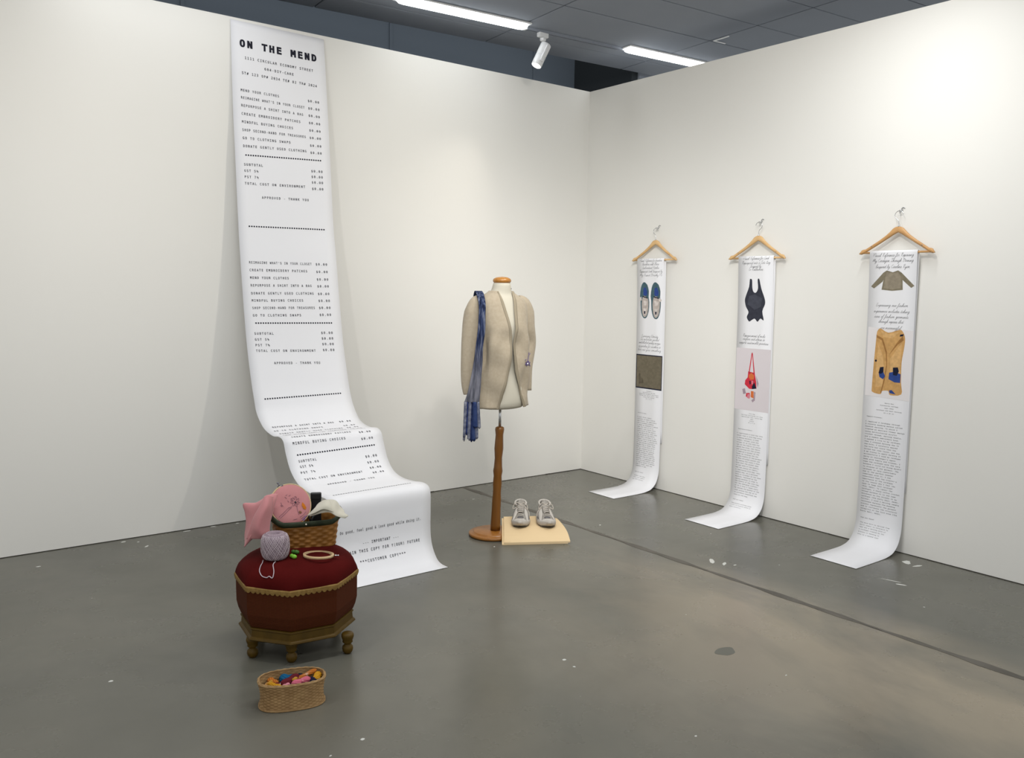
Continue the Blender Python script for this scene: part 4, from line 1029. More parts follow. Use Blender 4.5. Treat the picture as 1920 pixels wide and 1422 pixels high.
    for i, (y, z, w) in enumerate([(-.175, .074, .018), (-.15, .086, .020), (-.125, .100, .021), (-.105, .116, .022), (-.093, .126, .020), (-.088, .130, .012)]):
        for k in range(7):
            u_ = k/6*2-1; V.append((u_*w+.004*mir, y, z-.006*u_*u_))
        if i:
            for k in range(6): a = (i-1)*7+k; F.append((a, a+1, a+8, a+7))
    solid(mesh('tongue', V, F, M['sneak'], t, True), .006, 0)
    for i, y in enumerate([-.198, -.180, -.162, -.144, -.126]):
        z = interp(y, [-.2, -.165, -.125], [.0655, .0815, .0985]); w = .017+.001*i; d = .006*(-1)**i
        mesh('lace', *tube(smoothpts([(-w, y+d, z-.004), (-w*.5, y, z+.002), (w*.5, y, z+.003), (w, y-d, z-.004)], 3), .0026, 6, flat=.6), M['lace'], t, True)
    for s in (-1, 1):
        mesh('lace', *tube(smoothpts([(0, -.120, .106), (s*.02, -.112, .117), (s*.040, -.118, .105), (s*.046, -.135, .084), (s*.030, -.128, .088), (0, -.120, .106)], 3), .0022, 6), M['lace'], t, True)
    mesh('lace', *tube(smoothpts([(0, -.120, .107), (mir*.030, -.130, .098), (mir*.055, -.150, .066), (mir*.058, -.170, .045)], 3), .002, 6), M['lace'], t, True)
    mesh('lace_knot', *ell((0, -.121, .107), .007, .006, .005, 8, 5), M['lace'], t, True)
    return t
sneaker((-1.480, -1.060, 0.0545), math.atan2(-.17, -.21)+0*pi if 0 else -math.atan2(.17, .21), 'left sneaker of the grey pair, nearer the dress form pole', 1)
sneaker((-1.360, -1.142, 0.0535), -math.atan2(.150, .240), 'right sneaker of the grey pair, farther from the dress form pole', -1)
# ------------------------------------------------------------------ octagonal footstool
CX, CY = -3.385, -1.962
OA = radians(-119.7)
M['velvet'] = mat('maroon_velvet', (0.066, 0.0045, 0.004), 0.9, 0.06, noise=(7, (0.078, 0.0055, 0.005), 3), bump=('noise', 300, .3))
def dots_mat():
    m = mat('rust_woven_cloth', (0.10, 0.026, 0.008), 0.85, 0.15); nt = m.node_tree; L = nt.links.new
    b = nt.nodes['Principled BSDF']; uv = nt.nodes.new('ShaderNodeUVMap')
    sx = nt.nodes.new('ShaderNodeSeparateXYZ'); L(uv.outputs[0], sx.inputs[0])
    def f(op, a, bb):
        x = nt.nodes.new('ShaderNodeMath'); x.operation = op
        for i, v in enumerate((a, bb)):
            if v is None: continue
            if isinstance(v, (int, float)): x.inputs[i].default_value = v
            else: L(v, x.inputs[i])
        return x.outputs[0]
    u = f('MULTIPLY', sx.outputs[0], 900.0); v = f('MULTIPLY', sx.outputs[1], 900.0)
    s1 = f('SINE', f('ADD', u, v), None); s2 = f('SINE', f('SUBTRACT', u, f('MULTIPLY', v, 1.0)), None)
    p_ = f('MULTIPLY', s1, s2); r = nt.nodes.new('ShaderNodeValToRGB'); e = r.color_ramp.elements
    e[0].position = .0; e[0].color = (0.098, 0.022, 0.005, 1); e[1].position = .5; e[1].color = (0.022, 0.005, 0.002, 1); L(p_, r.inputs[0])
    L(r.outputs[0], b.inputs['Base Color'])
    bp = nt.nodes.new('ShaderNodeBump'); bp.inputs['Strength'].default_value = .4; bp.inputs['Distance'].default_value = .002
    L(p_, bp.inputs['Height']); L(bp.outputs[0], b.inputs['Normal']); return m
M['rust'] = dots_mat()
M['gold'] = mat('gold_braid', (0.29, 0.18, 0.055), 0.7, 0.2, noise=(60, (0.22, 0.13, 0.038), 3), bump=('noise', 250, .4))
M['olivewood'] = wood('olive_brown_wood', (0.070, 0.038, 0.002), (0.088, 0.048, 0.003), 6, (1, 1, .3), .5, .25)
st = thing('footstool', 'octagonal footstool with maroon cushion, rust woven sides and turned wooden legs', 'stool', (CX, CY, 0))
def octp(t, R):   # t in 0..8
    i = int(t) % 8; f = t-int(t); a, b = OA+i*pi/4, OA+(i+1)*pi/4
    return lerp(R*cos(a), R*cos(b), f), lerp(R*sin(a), R*sin(b), f)
def octring(R, z, n=48, round_=0.0):
    r = []
    for k in range(n):
        x, y = octp(8*k/n, R); L_ = math.hypot(x, y); c = .965*R/L_
        r.append((lerp(x, x*c, round_), lerp(y, y*c, round_), z))
    return r
mesh('base_moulding', *loft([octring(.226, .083), octring(.236, .085), octring(.241, .090), octring(.239, .096), octring(.230, .101), octring(.228, .126), octring(.233, .130), octring(.232, .136), octring(.222, .138)]), M['olivewood'], st)
rg = [octring(.224, .136), octring(.231, .142), octring(.2405, .165), octring(.2475, .195), octring(.2485, .25), octring(.2485, .300)]
V, F = loft(rg); bo = mesh('woven_side', V, F, M['rust'], st)
uvl = bo.data.uv_layers.new(name='UVMap')
for p_ in bo.data.polygons:
    for li in p_.loop_indices:
        vi = bo.data.loops[li].vertex_index; k = vi % 48; i = vi//48
        if max(bo.data.loops[l].vertex_index % 48 for l in p_.loop_indices) == 47 and k == 0: k = 48
        uvl.data[li].uv = (k/48*1.52, rg[i][0][2])
CPR = [(0.0, .404), (.12, .404), (.3, .403), (.45, .401), (.6, .398), (.7, .393), (.8, .385), (.87, .376), (.93, .365), (.97, .353), (.99, .340), (1.005, .327), (1.01, .315), (1.0, .297)]
def cbl(rho, z): return 1.0 if z < .30 else interp(z, [.297, .315, .327, .34, .353, .365, .376], [1, .85, .65, .45, .28, .15, 0])
def cring(rho, z):
    r = []
    for k in range(64):
        x, y = octp(8*k/64, .25); L_ = math.hypot(x, y); c = .965*.25/L_; bl = cbl(rho, z)
        x, y = lerp(x*c, x, bl), lerp(y*c, y, bl); r.append((x*max(rho, .01), y*max(rho, .01), z))
    return r
mesh('cushion', *loft([cring(a, b) for a, b in CPR]), M['velvet'], st, True)
V, F = [], []; n = 8*60
for k in range(n):
    t = 8*k/n; sc_ = abs(sin(pi*(t*9)))**.8
    for R, z in ((.2525, .3135), (.2555, .309), (.2550, .298), (.2535, .2965-.0085*sc_), (.2505, .2965-.008*sc_), (.2490, .313)):
        x, y = octp(t, R); V.append((x, y, z))
for k in range(n):
    k2 = (k+1) % n
    for j in range(6):
        j2 = (j+1) % 6; F.append((k*6+j, k*6+j2, k2*6+j2, k2*6+j))
mesh('gold_trim', V, F, M['gold'], st)
LG = [(0.0, 0.0), (.013, 0.0), (.020, .010), (.0225, .020), (.0215, .030), (.015, .037), (.0125, .041), (.0185, .046), (.0215, .050), (.0195, .055), (.0225, .062), (.0255, .072), (.0255, .080), (.022, .086)]
for (x, y) in [(-3.482, -2.126), (-3.592, -1.994), (-3.262, -2.180), (-3.30, -1.80), (-3.50, -1.83), (-3.19, -1.93)]:
    mesh('leg', *lathe(LG, 24), M['olivewood'], st, True, loc=(x-CX, y-CY, 0))

def cush(x, y):
    dx, dy = x-CX, y-CY; r = math.hypot(dx, dy); a = (math.degrees(math.atan2(dy, dx)-OA)) % 45
    o = cos(radians(22.5))/cos(radians(a-22.5)); bl = interp(r/.25, [.85, .93, .97, 1], [0, .15, .28, .5]); rho = r/(.25*(o*bl+.965*(1-bl)))
    return interp(rho, [q[0] for q in CPR[:11]], [q[1] for q in CPR[:11]])

# ------------------------------------------------------------------ woven baskets
def weave(path, H, nc, nr, amp, flare, wall=.004, sc_=4, sr=4):
    """closed basket wall with an over-under weave as relief; path(t)->(x,y) unit outline"""
    n = nc*sc_; m = nr*sr; outer, V, F = [], [], []
    for side in (0, 1):
        for i in range(m+1):
            h = i/m; row = min(int(h*nr), nr-1); fr_ = h*nr-row; g = flare(h)
            for k in range(n):
                t = k/n; x, y = path(t); x2, y2 = path((t+.002) % 1); tx, ty = x2-x, y2-y; L_ = math.hypot(tx, ty) or 1
                nx, ny = ty/L_, -tx/L_
                d = amp*(max(-1, min(1, 1.7*sin(pi*nc*t)))*(-1)**row)*abs(sin(pi*fr_))**.4+amp*.5*sin(pi*fr_)
                if side: d = -wall-d*.3
                V.append((x*g+nx*d, y*g+ny*d, h*H))
    o = (m+1)*n
    for i in range(m):
        for k in range(n):
            k2 = (k+1) % n; a, b, c, d = i*n+k, i*n+k2, (i+1)*n+k2, (i+1)*n+k
            F.append((a, b, c, d)); F.append((a+o, d+o, c+o, b+o))
    for k in range(n):
        k2 = (k+1) % n; a = m*n; F.append((a+k, a+k2, a+k2+o, a+k+o))
    F.append(tuple(range(n-1, -1, -1)))
    F.append(tuple(o+k for k in range(n)))
    return V, F
def sup(ax, ay, e):
    def p_(t):
        q = 2*pi*t; c, s = cos(q), sin(q)
        return ax*(abs(c)**(2/e))*(1 if c >= 0 else -1), ay*(abs(s)**(2/e))*(1 if s >= 0 else -1)
    # resample to even arc length
    P_ = [p_(i/400) for i in range(401)]; S = [0]
    for i in range(400): S.append(S[-1]+math.hypot(P_[i+1][0]-P_[i][0], P_[i+1][1]-P_[i][1]))
    T_ = [s/S[-1] for s in S]
    def g(t):
        t = t % 1; lo, hi = 0, 400
        while hi-lo > 1:
            m_ = (lo+hi)//2
            if T_[m_] <= t: lo = m_
            else: hi = m_
        f = (t-T_[lo])/max(T_[hi]-T_[lo], 1e-9); return lerp(P_[lo][0], P_[hi][0], f), lerp(P_[lo][1], P_[hi][1], f)
    return g
M['splint'] = mat('golden_splint', (0.22, 0.090, 0.014), 0.5, 0.35, noise=(30, (0.31, 0.135, 0.026), 4))
M['green'] = mat('dark_green_band', (0.016, 0.024, 0.010), 0.55, 0.3, noise=(40, (0.028, 0.038, 0.016), 3))
M['rivet'] = mat('brass_rivet', (0.80, 0.76, 0.66), 0.3, 0.5, metal=0.6)
KX, KY = -3.312, -1.885; KZ = 0.396; KR = radians(-17)
kb = thing('sewing_basket', 'golden splint basket with dark green rim band standing on the footstool', 'basket', (KX, KY, KZ), KR)
pa = sup(.130, .080, 3.6); HB = .112
fl_ = lambda h: .955+.10*h
mesh('woven_body', *weave(pa, HB, 30, 9, .0020, fl_), M['splint'], kb, True)
# rim band: deeper and lifted at the two ends where the handles are
V, F = [], []; n = 96
for k in range(n):
    t = k/n; x, y = pa(t); e = max(0, abs(x)/.126-.72)/.28; lift = .026*e**1.5; g = 1.055+.02+.05*e
    x2, y2 = pa((t+.004) % 1); L_ = math.hypot(x2-x, y2-y) or 1; nx, ny = (y2-y)/L_, -(x2-x)/L_
    w = .006+.006*e; hh = .012+.002*e
    for j in range(8):
        q = 2*pi*j/8; V.append((x*g+nx*w*cos(q)*.8, y*g+ny*w*cos(q)*.8, HB+lift+hh*sin(q)-.002))
for k in range(n):
    k2 = (k+1) % n
    for j in range(8): j2 = (j+1) % 8; F.append((k*8+j, k2*8+j, k2*8+j2, k*8+j2))
mesh('rim_band', V, F, M['green'], kb, True)
for t in (.74, .93, .56, .25):
    x, y = pa(t); e = max(0, abs(x)/.126-.72)/.28; g = 1.075+.05*e
    mesh('rivet', *ell((x*g, y*g-(.007 if y < 0 else -.007), HB+.02*e-.001), .0042, .0042, .0038, 10, 6), M['rivet'], kb, True)
mesh('lining_pad', *loft([[(x*.9, y*.9, z) for x, y in [pa(k/40) for k in range(40)]] for z in (.012, .055)]), M['green'], kb, True)
KM = Matrix.Translation((KX, KY, KZ)) @ Matrix.Rotation(KR, 4, 'Z')

# ------------------------------------------------------------------ embroidery hoop with pink cloth
M['pink'] = mat('dusty_pink_cotton', (0.50, 0.21, 0.215), 0.9, 0.1, noise=(12, (0.53, 0.23, 0.235), 3), bump=('noise', 500, .15), sheen=.2)
M['hoopwood'] = wood('hoop_beech', (0.56, 0.39, 0.21), (0.61, 0.44, 0.25), 8, (1, 1, 1), .5, .3)
HCn = Vector((-3.378, -1.884, .577))
hn = Vector((-.03, -.92, .38)).normalized()
hq = hn.to_track_quat('Z', 'Y').to_matrix().to_4x4()
hp = thing('embroidery_hoop', 'pink cotton stretched in a wooden embroidery hoop, upright in the sewing basket', 'embroidery hoop', HCn)
HR_ = .086
mesh('hoop_ring', *xf(loft([[( (HR_+dr)*cos(2*pi*k/64), (HR_+dr)*sin(2*pi*k/64), dz) for k in range(64)] for dr, dz in ((.0, -.006), (.0045, -.006), (.0045, .005), (.0, .005), (-.001, -.006))], cap=False), hq), M['hoopwood'], hp, True)
mesh('stretched_cloth', *xf(loft([[(r*cos(2*pi*k/64), r*sin(2*pi*k/64), dz) for k in range(64)] for r, dz in ((HR_+.0005, -.004), (HR_+.0005, .0045), (HR_-.003, .0065), (HR_*.5, .0058), (HR_*.02, .0055))]), hq), M['pink'], hp, True)
sup_ = Vector((-.62, .78, 0)).normalized()
Q = hq.inverted()
def onhoop(a, b, dz=.0072):   # a right, b up as seen
    X = (hq.inverted() @ Vector((.93, -.36, 0))); X.z = 0; X.normalize(); Y = Vector((-X.y, X.x, 0))
    if (hq @ Y).z < 0: Y = -Y
    return hq @ (X*a*HR_+Y*b*HR_+Vector((0, 0, dz)))
scr = onhoop(-.52, .93, 0)
mesh('hoop_screw', *join([tube([scr*.97+Vector((-.012, 0, 0)), scr*.97+Vector((.012, -.003, .004))], .003, 8), tube([scr, scr*1.14], .0035, 8), ell(tuple(scr*1.16), .006, .006, .004, 10, 6)]), M['darksteel'], hp, True)
TH = {n_: mat('thread_'+n_, c, .8, .1) for n_, c in dict(dk=(.045, .035, .05), br=(.22, .10, .06), og=(.55, .17, .02), pu=(.20, .13, .30), mv=(.30, .16, .20)).items()}
def stitch(name, lines, m_, r=.0009):
    mesh(name, *join([tube([onhoop(a, b) for a, b in l], r, 5) for l in lines]), m_, hp)
stitch('stitch_outline', [[(-.62, -.62), (-.35, -.38), (-.12, -.15)], [(-.56, -.68), (-.3, -.45), (-.06, -.2)], [(-.12, -.15), (.0, -.12), (.05, -.08)], [(-.06, -.2), (.02, -.16)], [(-.5, .1), (-.46, -.02), (-.38, -.08)], [(-.52, -.03), (-.44, -.1)], [(-.25, .45), (-.18, .5)], [(-.3, .38), (-.2, .3)], [(-.1, .42), (-.02, .48)], [(-.16, .2), (-.1, .12)], [(0, .3), (.02, .2)]], TH['mv'])
stitch('stitch_flower', [[(.22+.1*cos(q), .14+.1*sin(q)), (.22+.2*cos(q+.3), .16+.22*sin(q+.3)), (.22+.24*cos(q+.7), .16+.26*sin(q+.7)), (.22+.1*cos(q+1), .14+.1*sin(q+1))] for q in [k*pi/3.5 for k in range(7)]]+[[(.3, -.1), (.34, -.3), (.4, -.5)], [(.45, -.62), (.62, -.5), (.75, -.35)], [(.5, -.7), (.7, -.55)], [(.1, -.75), (.3, -.7)]], TH['mv'])
stitch('stitch_dark', [[(.2, .1), (.26, .14)], [(.22, .16), (.24, .06)], [(.18, .13), (.28, .1)]], TH['dk'], .0022)
stitch('stitch_purple', [[(.55, -.78), (.72, -.6)], [(.6, -.7), (.8, -.55)], [(.62, -.82), (.72, -.72)]], TH['pu'], .0016)
def patch(name, pts, m_):
    P_ = [onhoop(a, b, .0075) for a, b in pts]; c = sum(P_, Vector())/len(P_)+hn*.0015
    n_ = len(P_); mesh(name, P_+[c], [(i, (i+1) % n_, n_) for i in range(n_)], m_, hp)
patch('orange_leaf', [(.58, .12), (.70, .0), (.78, -.16), (.74, -.26), (.62, -.20), (.54, -.04)], TH['og'])
patch('small_leaf', [(.42, -.3), (.52, -.34), (.54, -.42), (.44, -.46), (.38, -.38)], TH['br'])
patch('orange_dot', [(.5, -.82), (.57, -.84), (.58, -.9), (.5, -.9)], TH['og'])
# cloth hanging from the hoop to the left, over the basket side
LT = Vector((.7919, -.6106, 0)); NVs = Vector((.6106, .7919, 0)); BO = Vector((-3.4, -1.95, 0))
def L3(lat, z, d): 
    k = (3.54-d)/3.54
    return BO+LT*(lat*k)-NVs*d+Vector((0, 0, 1.5+(z-1.5)*k))
def cloth(name, grid, m_, parent, origin, amp=0.0, th=.0016, fold=3, n=6):
    R_, C_ = len(grid), len(grid[0]); rows = []
    for r in grid: rows.append([L3(*q) for q in r])
    NI, NJ = (R_-1)*n+1, (C_-1)*n+1; V, F = [], []
    colsmooth = [[cr([tuple(rows[i][j]) for i in range(R_)], a/n) for a in range(NI)] for j in range(C_)]
    for a in range(NI):
        for b in range(NJ):
            p_ = cr([tuple(colsmooth[j][a]) for j in range(C_)], b/n)
            p_ = p_-NVs*amp*sin(fold*pi*b/(NJ-1)+a*.12)
            V.append(p_-origin)
    for a in range(NI-1):
        for b in range(NJ-1):
            i = a*NJ+b; F.append((i, i+1, i+NJ+1, i+NJ))
    return solid(mesh(name, V, F, m_, parent, True), th, 0)
cloth('cloth_tail', [[(-.060, .640, -.01), (-.078, .640, .0), (-.098, .632, .01), (-.12, .618, .0)],
                     [(-.066, .592, .02), (-.085, .60, .055), (-.112, .602, .035), (-.150, .600, .01)],
                     [(-.074, .545, .03), (-.098, .555, .080), (-.130, .560, .045), (-.197, .596, .02)],
                     [(-.085, .505, .05), (-.112, .500, .095), (-.146, .520, .055), (-.190, .560, .025)],
                     [(-.112, .480, .06), (-.142, .462, .095), (-.168, .480, .060), (-.184, .520, .03)],
                     [(-.165, .432, .06), (-.176, .412, .085), (-.183, .425, .060), (-.188, .462, .04)]], M['pink'], hp, HCn, .002)
cloth('cloth_fold', [[(-.068, .630, .03), (-.085, .635, .05), (-.100, .628, .05)],
                     [(-.070, .58, .045), (-.082, .585, .085), (-.112, .59, .075)],
                     [(-.075, .53, .05), (-.100, .53, .105), (-.135, .545, .085)],
                     [(-.078, .49, .055), (-.110, .48, .110), (-.150, .498, .09)],
                     [(-.076, .455, .06), (-.100, .448, .09), (-.168, .445, .09)]], M['pink'], hp, HCn, .0015)
# ------------------------------------------------------------------ cream cloth, black case and scissors in the basket
M['cream'] = mat('cream_cotton', (0.54, 0.51, 0.42), .9, .1, bump=('noise', 400, .15), sheen=.2)
cc = thing('folded_cloth', 'cream cotton cloth spilling over the right end of the sewing basket', 'cloth', L3(.16, .57, 0))
cloth('cloth_sheet', [[(.100, .585, -.05), (.118, .612, -.05), (.150, .618, -.05), (.172, .612, -.05), (.190, .590, -.04), (.205, .575, -.04)],
                      [(.094, .568, .0), (.110, .600, -.005), (.150, .604, .0), (.178, .600, .0), (.196, .574, .0), (.222, .560, .0)],
                      [(.090, .553, .035), (.112, .568, .05), (.148, .586, .055), (.180, .584, .045), (.205, .562, .04), (.243, .552, .03)],
                      [(.088, .548, .05), (.112, .553, .07), (.145, .562, .078), (.176, .565, .068), (.200, .550, .055), (.232, .541, .04)]], M['cream'], cc, Vector(cc.location), .0015, .004, 2)
cloth('cloth_fold', [[(.108, .588, .02), (.130, .612, .01), (.155, .616, .02), (.168, .606, .03)],
                     [(.106, .576, .055), (.130, .585, .065), (.160, .596, .070), (.180, .588, .06)],
                     [(.080, .548, .060), (.118, .562, .080), (.155, .578, .082), (.192, .566, .065)]], M['cream'], cc, Vector(cc.location), .001, .004, 2)
M['black'] = mat('black_plastic', (0.008, 0.008, 0.009), .5, .3)
bc = thing('needle_case', 'small black case standing behind the cream cloth in the sewing basket', 'case', KM @ Vector((.052, .045, .055)), KR+radians(-8))
mesh('case_body', *bbox(-.022, .022, -.010, .010, 0, .150, .003), M['black'], bc)
mesh('case_flap', *bbox(-.023, .023, -.0125, .0115, .128, .156, .003), M['black'], bc)
sp_ = thing('thread_spool', 'brown wooden spool between the pink hoop and the black case', 'spool', KM @ Vector((.018, .038, .055)))
mesh('spool_body', *lathe([(.012, 0), (.012, .006), (.008, .012), (.008, .095), (.012, .10), (.012, .106), (0, .106)], 16), M['splint'], sp_, True)
sr = thing('scissors', 'black-handled scissors tucked in beside the pink hoop', 'scissors', KM @ Vector((.012, -.012, .075)), KR)
def ringpts(c, r, n=16): return [(c[0]+r*cos(2*pi*k/n), c[1], c[2]+r*1.25*sin(2*pi*k/n)) for k in range(n)]
mesh('handle', *join([tube(ringpts((.0, 0, .062), .011), .0032, 8, True), tube([(.0, 0, .05), (.006, 0, .035), (.010, 0, .02)], .004, 8)]), M['black'], sr, True)
mesh('handle', *join([tube(ringpts((.022, .004, .058), .011), .0032, 8, True), tube([(.020, .004, .046), (.014, .002, .03), (.010, 0, .02)], .004, 8)]), M['black'], sr, True)
mesh('blade', *tube([(.010, 0, .022), (.010, 0, .0), (.012, 0, -.02)], [.004, .003, .0006], 6, flat=.3), M['steel'], sr)

# ------------------------------------------------------------------ crochet thread ball
M['lilacyarn'] = mat('lilac_crochet_thread', (0.30, 0.235, 0.265), .9, .1, noise=(80, (0.25, 0.195, 0.225), 3), bump=('noise', 300, .4))
M['lilaclight'] = mat('pale_lilac_strand', (0.50, 0.42, 0.45), .9, .1)
YX, YY = -3.497, -2.008; YZ = cush(YX, YY)-.003
yb = thing('thread_ball', 'barrel-shaped ball of lilac crochet thread in front of the sewing basket', 'yarn ball', (YX, YY, YZ))
BR = [(.030, 0), (.042, .004), (.051, .016), (.0555, .035), (.0565, .058), (.055, .080), (.049, .098), (.038, .107), (.024, .109)]
mesh('wound_body', *lathe(BR+[(.016, .106), (.014, .06), (0, .058)], 48), M['lilacyarn'], yb, True)
def br(h): return interp(h, [q[1] for q in BR], [q[0] for q in BR])
ps = []
for k in range(34):
    for sgn in (1, -1):
        a = 2*pi*k/34+random.uniform(-.12, .12); w = random.uniform(.7, 1.4)
        pts = []
        for i in range(13):
            h = .004+.104*i/12; q = a+sgn*w*(i/12-.5)*1.1; r = br(h)+.0006; pts.append((r*cos(q), r*sin(q), h))
        ps.append(tube(pts, .0010, 5))
mesh('wound_strand', *join(ps), M['lilaclight'], yb, True)
lp = [(-3.545, -2.000), (-3.556, -2.019), (-3.572, -2.037), (-3.582, -2.056), (-3.582, -2.079), (-3.571, -2.100), (-3.562, -2.105), (-3.556, -2.118), (-3.549, -2.115), (-3.541, -2.100), (-3.530, -2.066), (-3.513, -2.050)]
def cushz(x, y):
    best = cush(x, y); return best
mesh('loose_end', *tube([(p_.x-YX, p_.y-YY, cushz(p_.x, p_.y)+.0035-YZ) for p_ in smoothpts([(x, y, 0) for x, y in lp], 4)], .0019, 6), M['lilaclight'], yb, True)

# ------------------------------------------------------------------ small hoop, green clips
sh = thing('small_embroidery_hoop', 'small empty wooden embroidery hoop lying flat on the maroon cushion', 'embroidery hoop', (-3.345, -2.087, .4005))
sh.rotation_euler = (radians(-3), radians(5), 0)
rr_ = .059
mesh('outer_ring', *loft([[((rr_+dr)*cos(2*pi*k/64), (rr_+dr)*sin(2*pi*k/64), dz) for k in range(64)] for dr, dz in ((-.001, .0), (.003, .0), (.003, .010), (-.001, .010), (-.001, 0))], cap=False), M['hoopwood'], sh, True)
mesh('inner_ring', *loft([[((rr_-.0015+dr)*cos(2*pi*k/64), (rr_-.0015+dr)*sin(2*pi*k/64), dz) for k in range(64)] for dr, dz in ((-.003, .0), (-.0003, .0), (-.0003, .0095), (-.003, .0095), (-.003, 0))], cap=False), M['hoopwood'], sh, True)
mesh('screw', *join([tube([(.052, -.030, .005), (.066, -.038, .005)], .002, 8), tube([(.056, -.042, .005), (.064, -.026, .005)], .003, 8), ell((.068, -.040, .005), .004, .004, .004, 8, 6)]), M['steel'], sh, True)
M['lime'] = mat('lime_plastic', (0.20, 0.50, 0.04), .4, .4); M['grn'] = mat('green_plastic', (0.05, 0.17, 0.02), .4, .4)
for nm, (x, y), m_, lab, an in (('thimble', (-3.440, -2.062), 'lime', 'lime green thread clip beside the lilac thread ball', .5), ('thimble', (-3.412, -2.020), 'grn', 'darker green thread clip just behind the lime one', .9)):
    t = thing('thread_clip', lab, 'clip', (x, y, cush(x, y)), an, 'green clips on the cushion')
    mesh('clip_shell', *ell((0, 0, .009), .0085, .013, .009, 12, 8), M[m_], t, True)
    mesh('clip_shell', *ell((.002, .013, .010), .0075, .009, .0085, 12, 8), M[m_], t, True)

# ------------------------------------------------------------------ oval wicker basket with floss
M['wicker'] = mat('tan_wicker', (0.27, 0.16, 0.068), .65, .2, noise=(35, (0.36, 0.225, 0.10), 4))
M['wickerd'] = mat('tan_wicker_rim', (0.36, 0.23, 0.105), .6, .2, noise=(60, (0.26, 0.155, 0.065), 4))
WX, WY, WR = -3.617, -2.447, math.atan2(-.078, .218)
wb = thing('floss_basket', 'oval tan wicker basket on the floor in front of the footstool', 'basket', (WX, WY, 0), WR)
pw = sup(.112, .066, 2.6); HW = .094
fw = lambda h: 1.02-.04*math.sin(pi*min(1, h*1.2))+.04*max(0, h-.8)/.2+.012*max(0, .12-h)/.12
mesh('woven_body', *weave(pw, HW, 44, 17, .0016, fw, .004, 4, 3), M['wicker'], wb, True)
def ovalring(k_, z, r, n=80, tw=0): return tube([(pw(i/n)[0]*k_, pw(i/n)[1]*k_, z+.0006*sin(i*1.9+tw)) for i in range(n)], [r*(1+.15*sin(i*1.9+tw)) for i in range(n)], 8, True)
mesh('rim', *join([ovalring(1.05, HW, .0036), ovalring(1.025, HW+.003, .003, 80, 2)]), M['wickerd'], wb, True)
mesh('foot_ring', *ovalring(1.03, .0035, .0032), M['wickerd'], wb, True)
mesh('basket_bottom', *loft([[(pw(k/40)[0]*.94, pw(k/40)[1]*.94, z) for k in range(40)] for z in (.003, .010)]), M['wicker'], wb)
WM = Matrix.Translation((WX, WY, 0)) @ Matrix.Rotation(WR, 4, 'Z')
FC = {n_: mat('floss_'+n_, c, .6, .2, noise=(200, tuple(min(1, v*1.15) for v in c), 3, (1, 8, 8))) for n_, c in dict((k_, tuple(v*.72 for v in c_)) for k_, c_ in dict(teal=(.0, .11, .25), navy=(.006, .007, .03), maroon=(.14, .004, .014), pink=(.72, .16, .24), yellow=(.66, .32, .01), orange=(.55, .17, .02), gold=(.55, .28, .03), tan=(.50, .25, .08), green=(.01, .06, .02), midnight=(.005, .006, .04), palepink=(.75, .28, .34), brown=(.16, .05, .015), cream=(.62, .56, .40)).items()).items()}
M['band'] = mat('paper_band', (.72, .70, .62), .6, .2); M['bandd'] = mat('gold_band', (.35, .25, .05), .4, .4)
def skein(x, y, z, ang, tilt, L_, R_, col, lab, band=None, spread=1.3, flat=.7):
    t = thing('floss_skein', lab, 'embroidery floss', WM @ Vector((x, y, z)), WR+ang, 'floss skeins in the wicker basket')
    t.rotation_euler = (0, tilt, WR+ang)
    ps = []
    for k in range(7):
        a = 2*pi*k/7; pts = []
        for i in range(11):
            u_ = i/10*2-1; prof_ = (1-abs(u_)**3.2)**.5*(.55+.45*abs(sin(u_*1.9)))*spread
            q = a+u_*1.6; pts.append((u_*L_/2, R_*.75*prof_*cos(q), R_*.75*flat*prof_*sin(q)+0))
        ps.append(tube(pts, R_*.42, 6))
    mesh('strands', *join(ps), FC[col], t, True)
    for b_ in (band or []):
        u_, w, mt = b_
        mesh('band', *xf(lathe([(R_*.95, -w/2), (R_*1.0, -w/2+.001), (R_*1.0, w/2-.001), (R_*.95, w/2)], 14), Matrix.Translation((u_*L_/2, 0, 0)) @ Matrix.Rotation(pi/2, 4, 'Y') @ Matrix.Scale(flat+.1, 4, (1, 0, 0))), M[mt], t, True)
    return t
zf = .068
# filling layer out of sight, so nothing floats
skein(-.045, .0, .024, .1, 0, .09, .020, 'navy', 'floss skein in the lowest layer, dark blue'); skein(.045, .005, .024, -.1, 0, .09, .020, 'brown', 'floss skein in the lowest layer, brown')
skein(-.012, .036, zf+.006, -.2, .1, .052, .017, 'teal', 'bright teal blue floss skein at the back of the wicker basket')
skein(.022, .040, zf+.004, .5, .1, .045, .014, 'navy', 'navy floss skein at the back rim, right of the teal one')
skein(-.006, .004, zf+.014, .62, -.1, .075, .014, 'maroon', 'dark red twisted floss skein in the middle of the wicker basket')
skein(-.040, -.010, zf+.006, -.1, 0, .045, .011, 'maroon', 'short dark red floss skein left of the middle one', [(.0, .005, 'band')])
skein(.052, .022, zf+.020, .40, -.2, .082, .0075, 'orange', 'orange tipped floss skein in long white paper bands, lying on top', [(-.45, .030, 'band'), (.25, .026, 'band')], 1.5)
skein(.030, -.022, zf+.018, .30, -.08, .066, .011, 'pink', 'bright pink floss skein at the front rim', [(.15, .002, 'band')])
skein(.060, -.006, zf+.004, .15, 0, .055, .017, 'midnight', 'midnight blue floss skein right of the pink one')
skein(.090, .012, zf+.012, 1.25, -.1, .045, .013, 'yellow', 'golden yellow floss skein against the right end of the wicker basket')
skein(-.066, .020, zf+.010, -.9, .1, .040, .010, 'orange', 'orange floss skein with flared end near the left rim', None, 1.6)
skein(-.060, -.022, zf+.014, -.55, .1, .048, .008, 'yellow', 'bright yellow and orange floss skein at the left front', [(-.6, .003, 'bandd')])
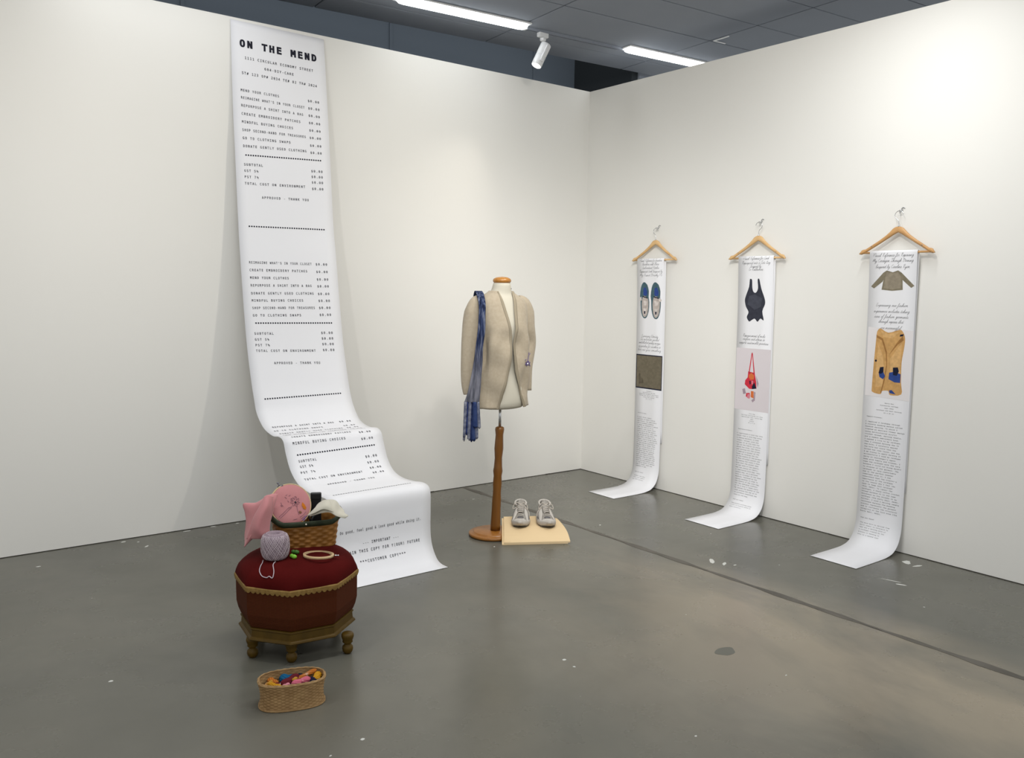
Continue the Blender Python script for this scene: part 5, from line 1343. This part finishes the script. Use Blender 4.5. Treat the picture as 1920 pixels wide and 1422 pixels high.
skein(-.088, -.006, zf+.008, 1.2, 0, .036, .009, 'tan', 'tan floss skein at the far left of the wicker basket')
skein(-.076, .004, zf+.013, 1.0, 0, .030, .007, 'gold', 'gold floss skein between the tan and orange ones')
skein(-.072, -.036, zf+.008, -.3, 0, .045, .009, 'green', 'dark green floss skein at the left front rim')
skein(-.022, -.038, zf+.018, .5, 0, .026, .006, 'palepink', 'pale pink floss end at the front rim')
skein(.012, -.028, zf+.008, .2, 0, .050, .010, 'navy', 'black looking floss skein under the pink one', [(-.3, .004, 'band')])
skein(.010, -.004, zf+.020, .9, 0, .020, .007, 'gold', 'tiny gold floss end beside the pink skein', [(.3, .003, 'band')])
M['tube'] = mat('ivory_strip', (.62, .60, .42), .6, .2)
# ------------------------------------------------------------------ paint spots on the floor
M['spot'] = mat('white_paint_spot', (.62, .62, .58), .5, .3)
rnd = random.Random(11)
def blob(x, y, a, b, rz, h=.0016):
    n = 9; pts = []
    for k in range(n):
        q = 2*pi*k/n; r = rnd.uniform(.7, 1.15); X, Y = a*r*cos(q), b*r*sin(q)
        pts.append((x+X*cos(rz)-Y*sin(rz), y+X*sin(rz)+Y*cos(rz)))
    V = [(p_[0], p_[1], .0003) for p_ in pts]+[(lerp(x, p_[0], .75), lerp(y, p_[1], .75), h) for p_ in pts]+[(x, y, h)]
    F = [(k, (k+1) % n, n+(k+1) % n, n+k) for k in range(n)]+[(n+k, n+(k+1) % n, 2*n) for k in range(n)]
    mesh('paint_spot', V, F, M['spot'], fl)
for x, y, a, b, rz in [(-4.104, -1.894, .010, .007, 0), (-3.63, -.05, .014, .010, .3), (-3.543, -.214, .022, .009, .8), (-3.53, -2.824, .009, .007, 0), (-2.577, -2.751, .009, .008, 0), (-2.586, -2.823, .006, .006, 0),
    (-1.051, -2.262, .040, .017, .9), (-1.030, -2.33, .032, .012, .5), (-1.00, -2.38, .014, .006, 0), (-.146, -2.911, .034, .024, .5), (-.16, -2.98, .045, .010, -.3), (-.537, -3.087, .030, .008, -1.2), (-.52, -3.02, .05, .003, -1.3),
    (-4.1, -.265, .012, .007, 0), (-1.061, -1.36, .007, .006, 0), (-1.952, -3.369, .007, .004, 0), (-2.606, -3.466, .005, .004, 0), (-3.661, -2.855, .006, .003, .4), (-3.26, -.03, .025, .006, 0), (-3.10, -.02, .018, .006, 0), (-2.95, -.03, .012, .006, 0),
    (-3.56, -.10, .008, .005, 0), (-1.62, -.10, .010, .006, 0), (-1.35, -.35, .012, .004, 0), (-.62, -1.9, .006, .003, .5), (-1.9, -1.35, .006, .004, 0), (-2.95, -.9, .008, .004, .3)]:
    blob(x, y, a, b, rz)
M['stain'] = mat('greenish_stain', (.105, .105, .082), .35, .4)
pts = [(-1.967+.05*cos(q)*(1+.15*sin(3*q)), -3.083+.035*sin(q)) for q in [2*pi*k/24 for k in range(24)]]
mesh('floor_stain', [(x, y, .0006) for x, y in pts]+[(x, y, -.002) for x, y in pts], [tuple(range(24))]+[(k, k+24, (k+1) % 24+24, (k+1) % 24) for k in range(24)], M['stain'], fl)
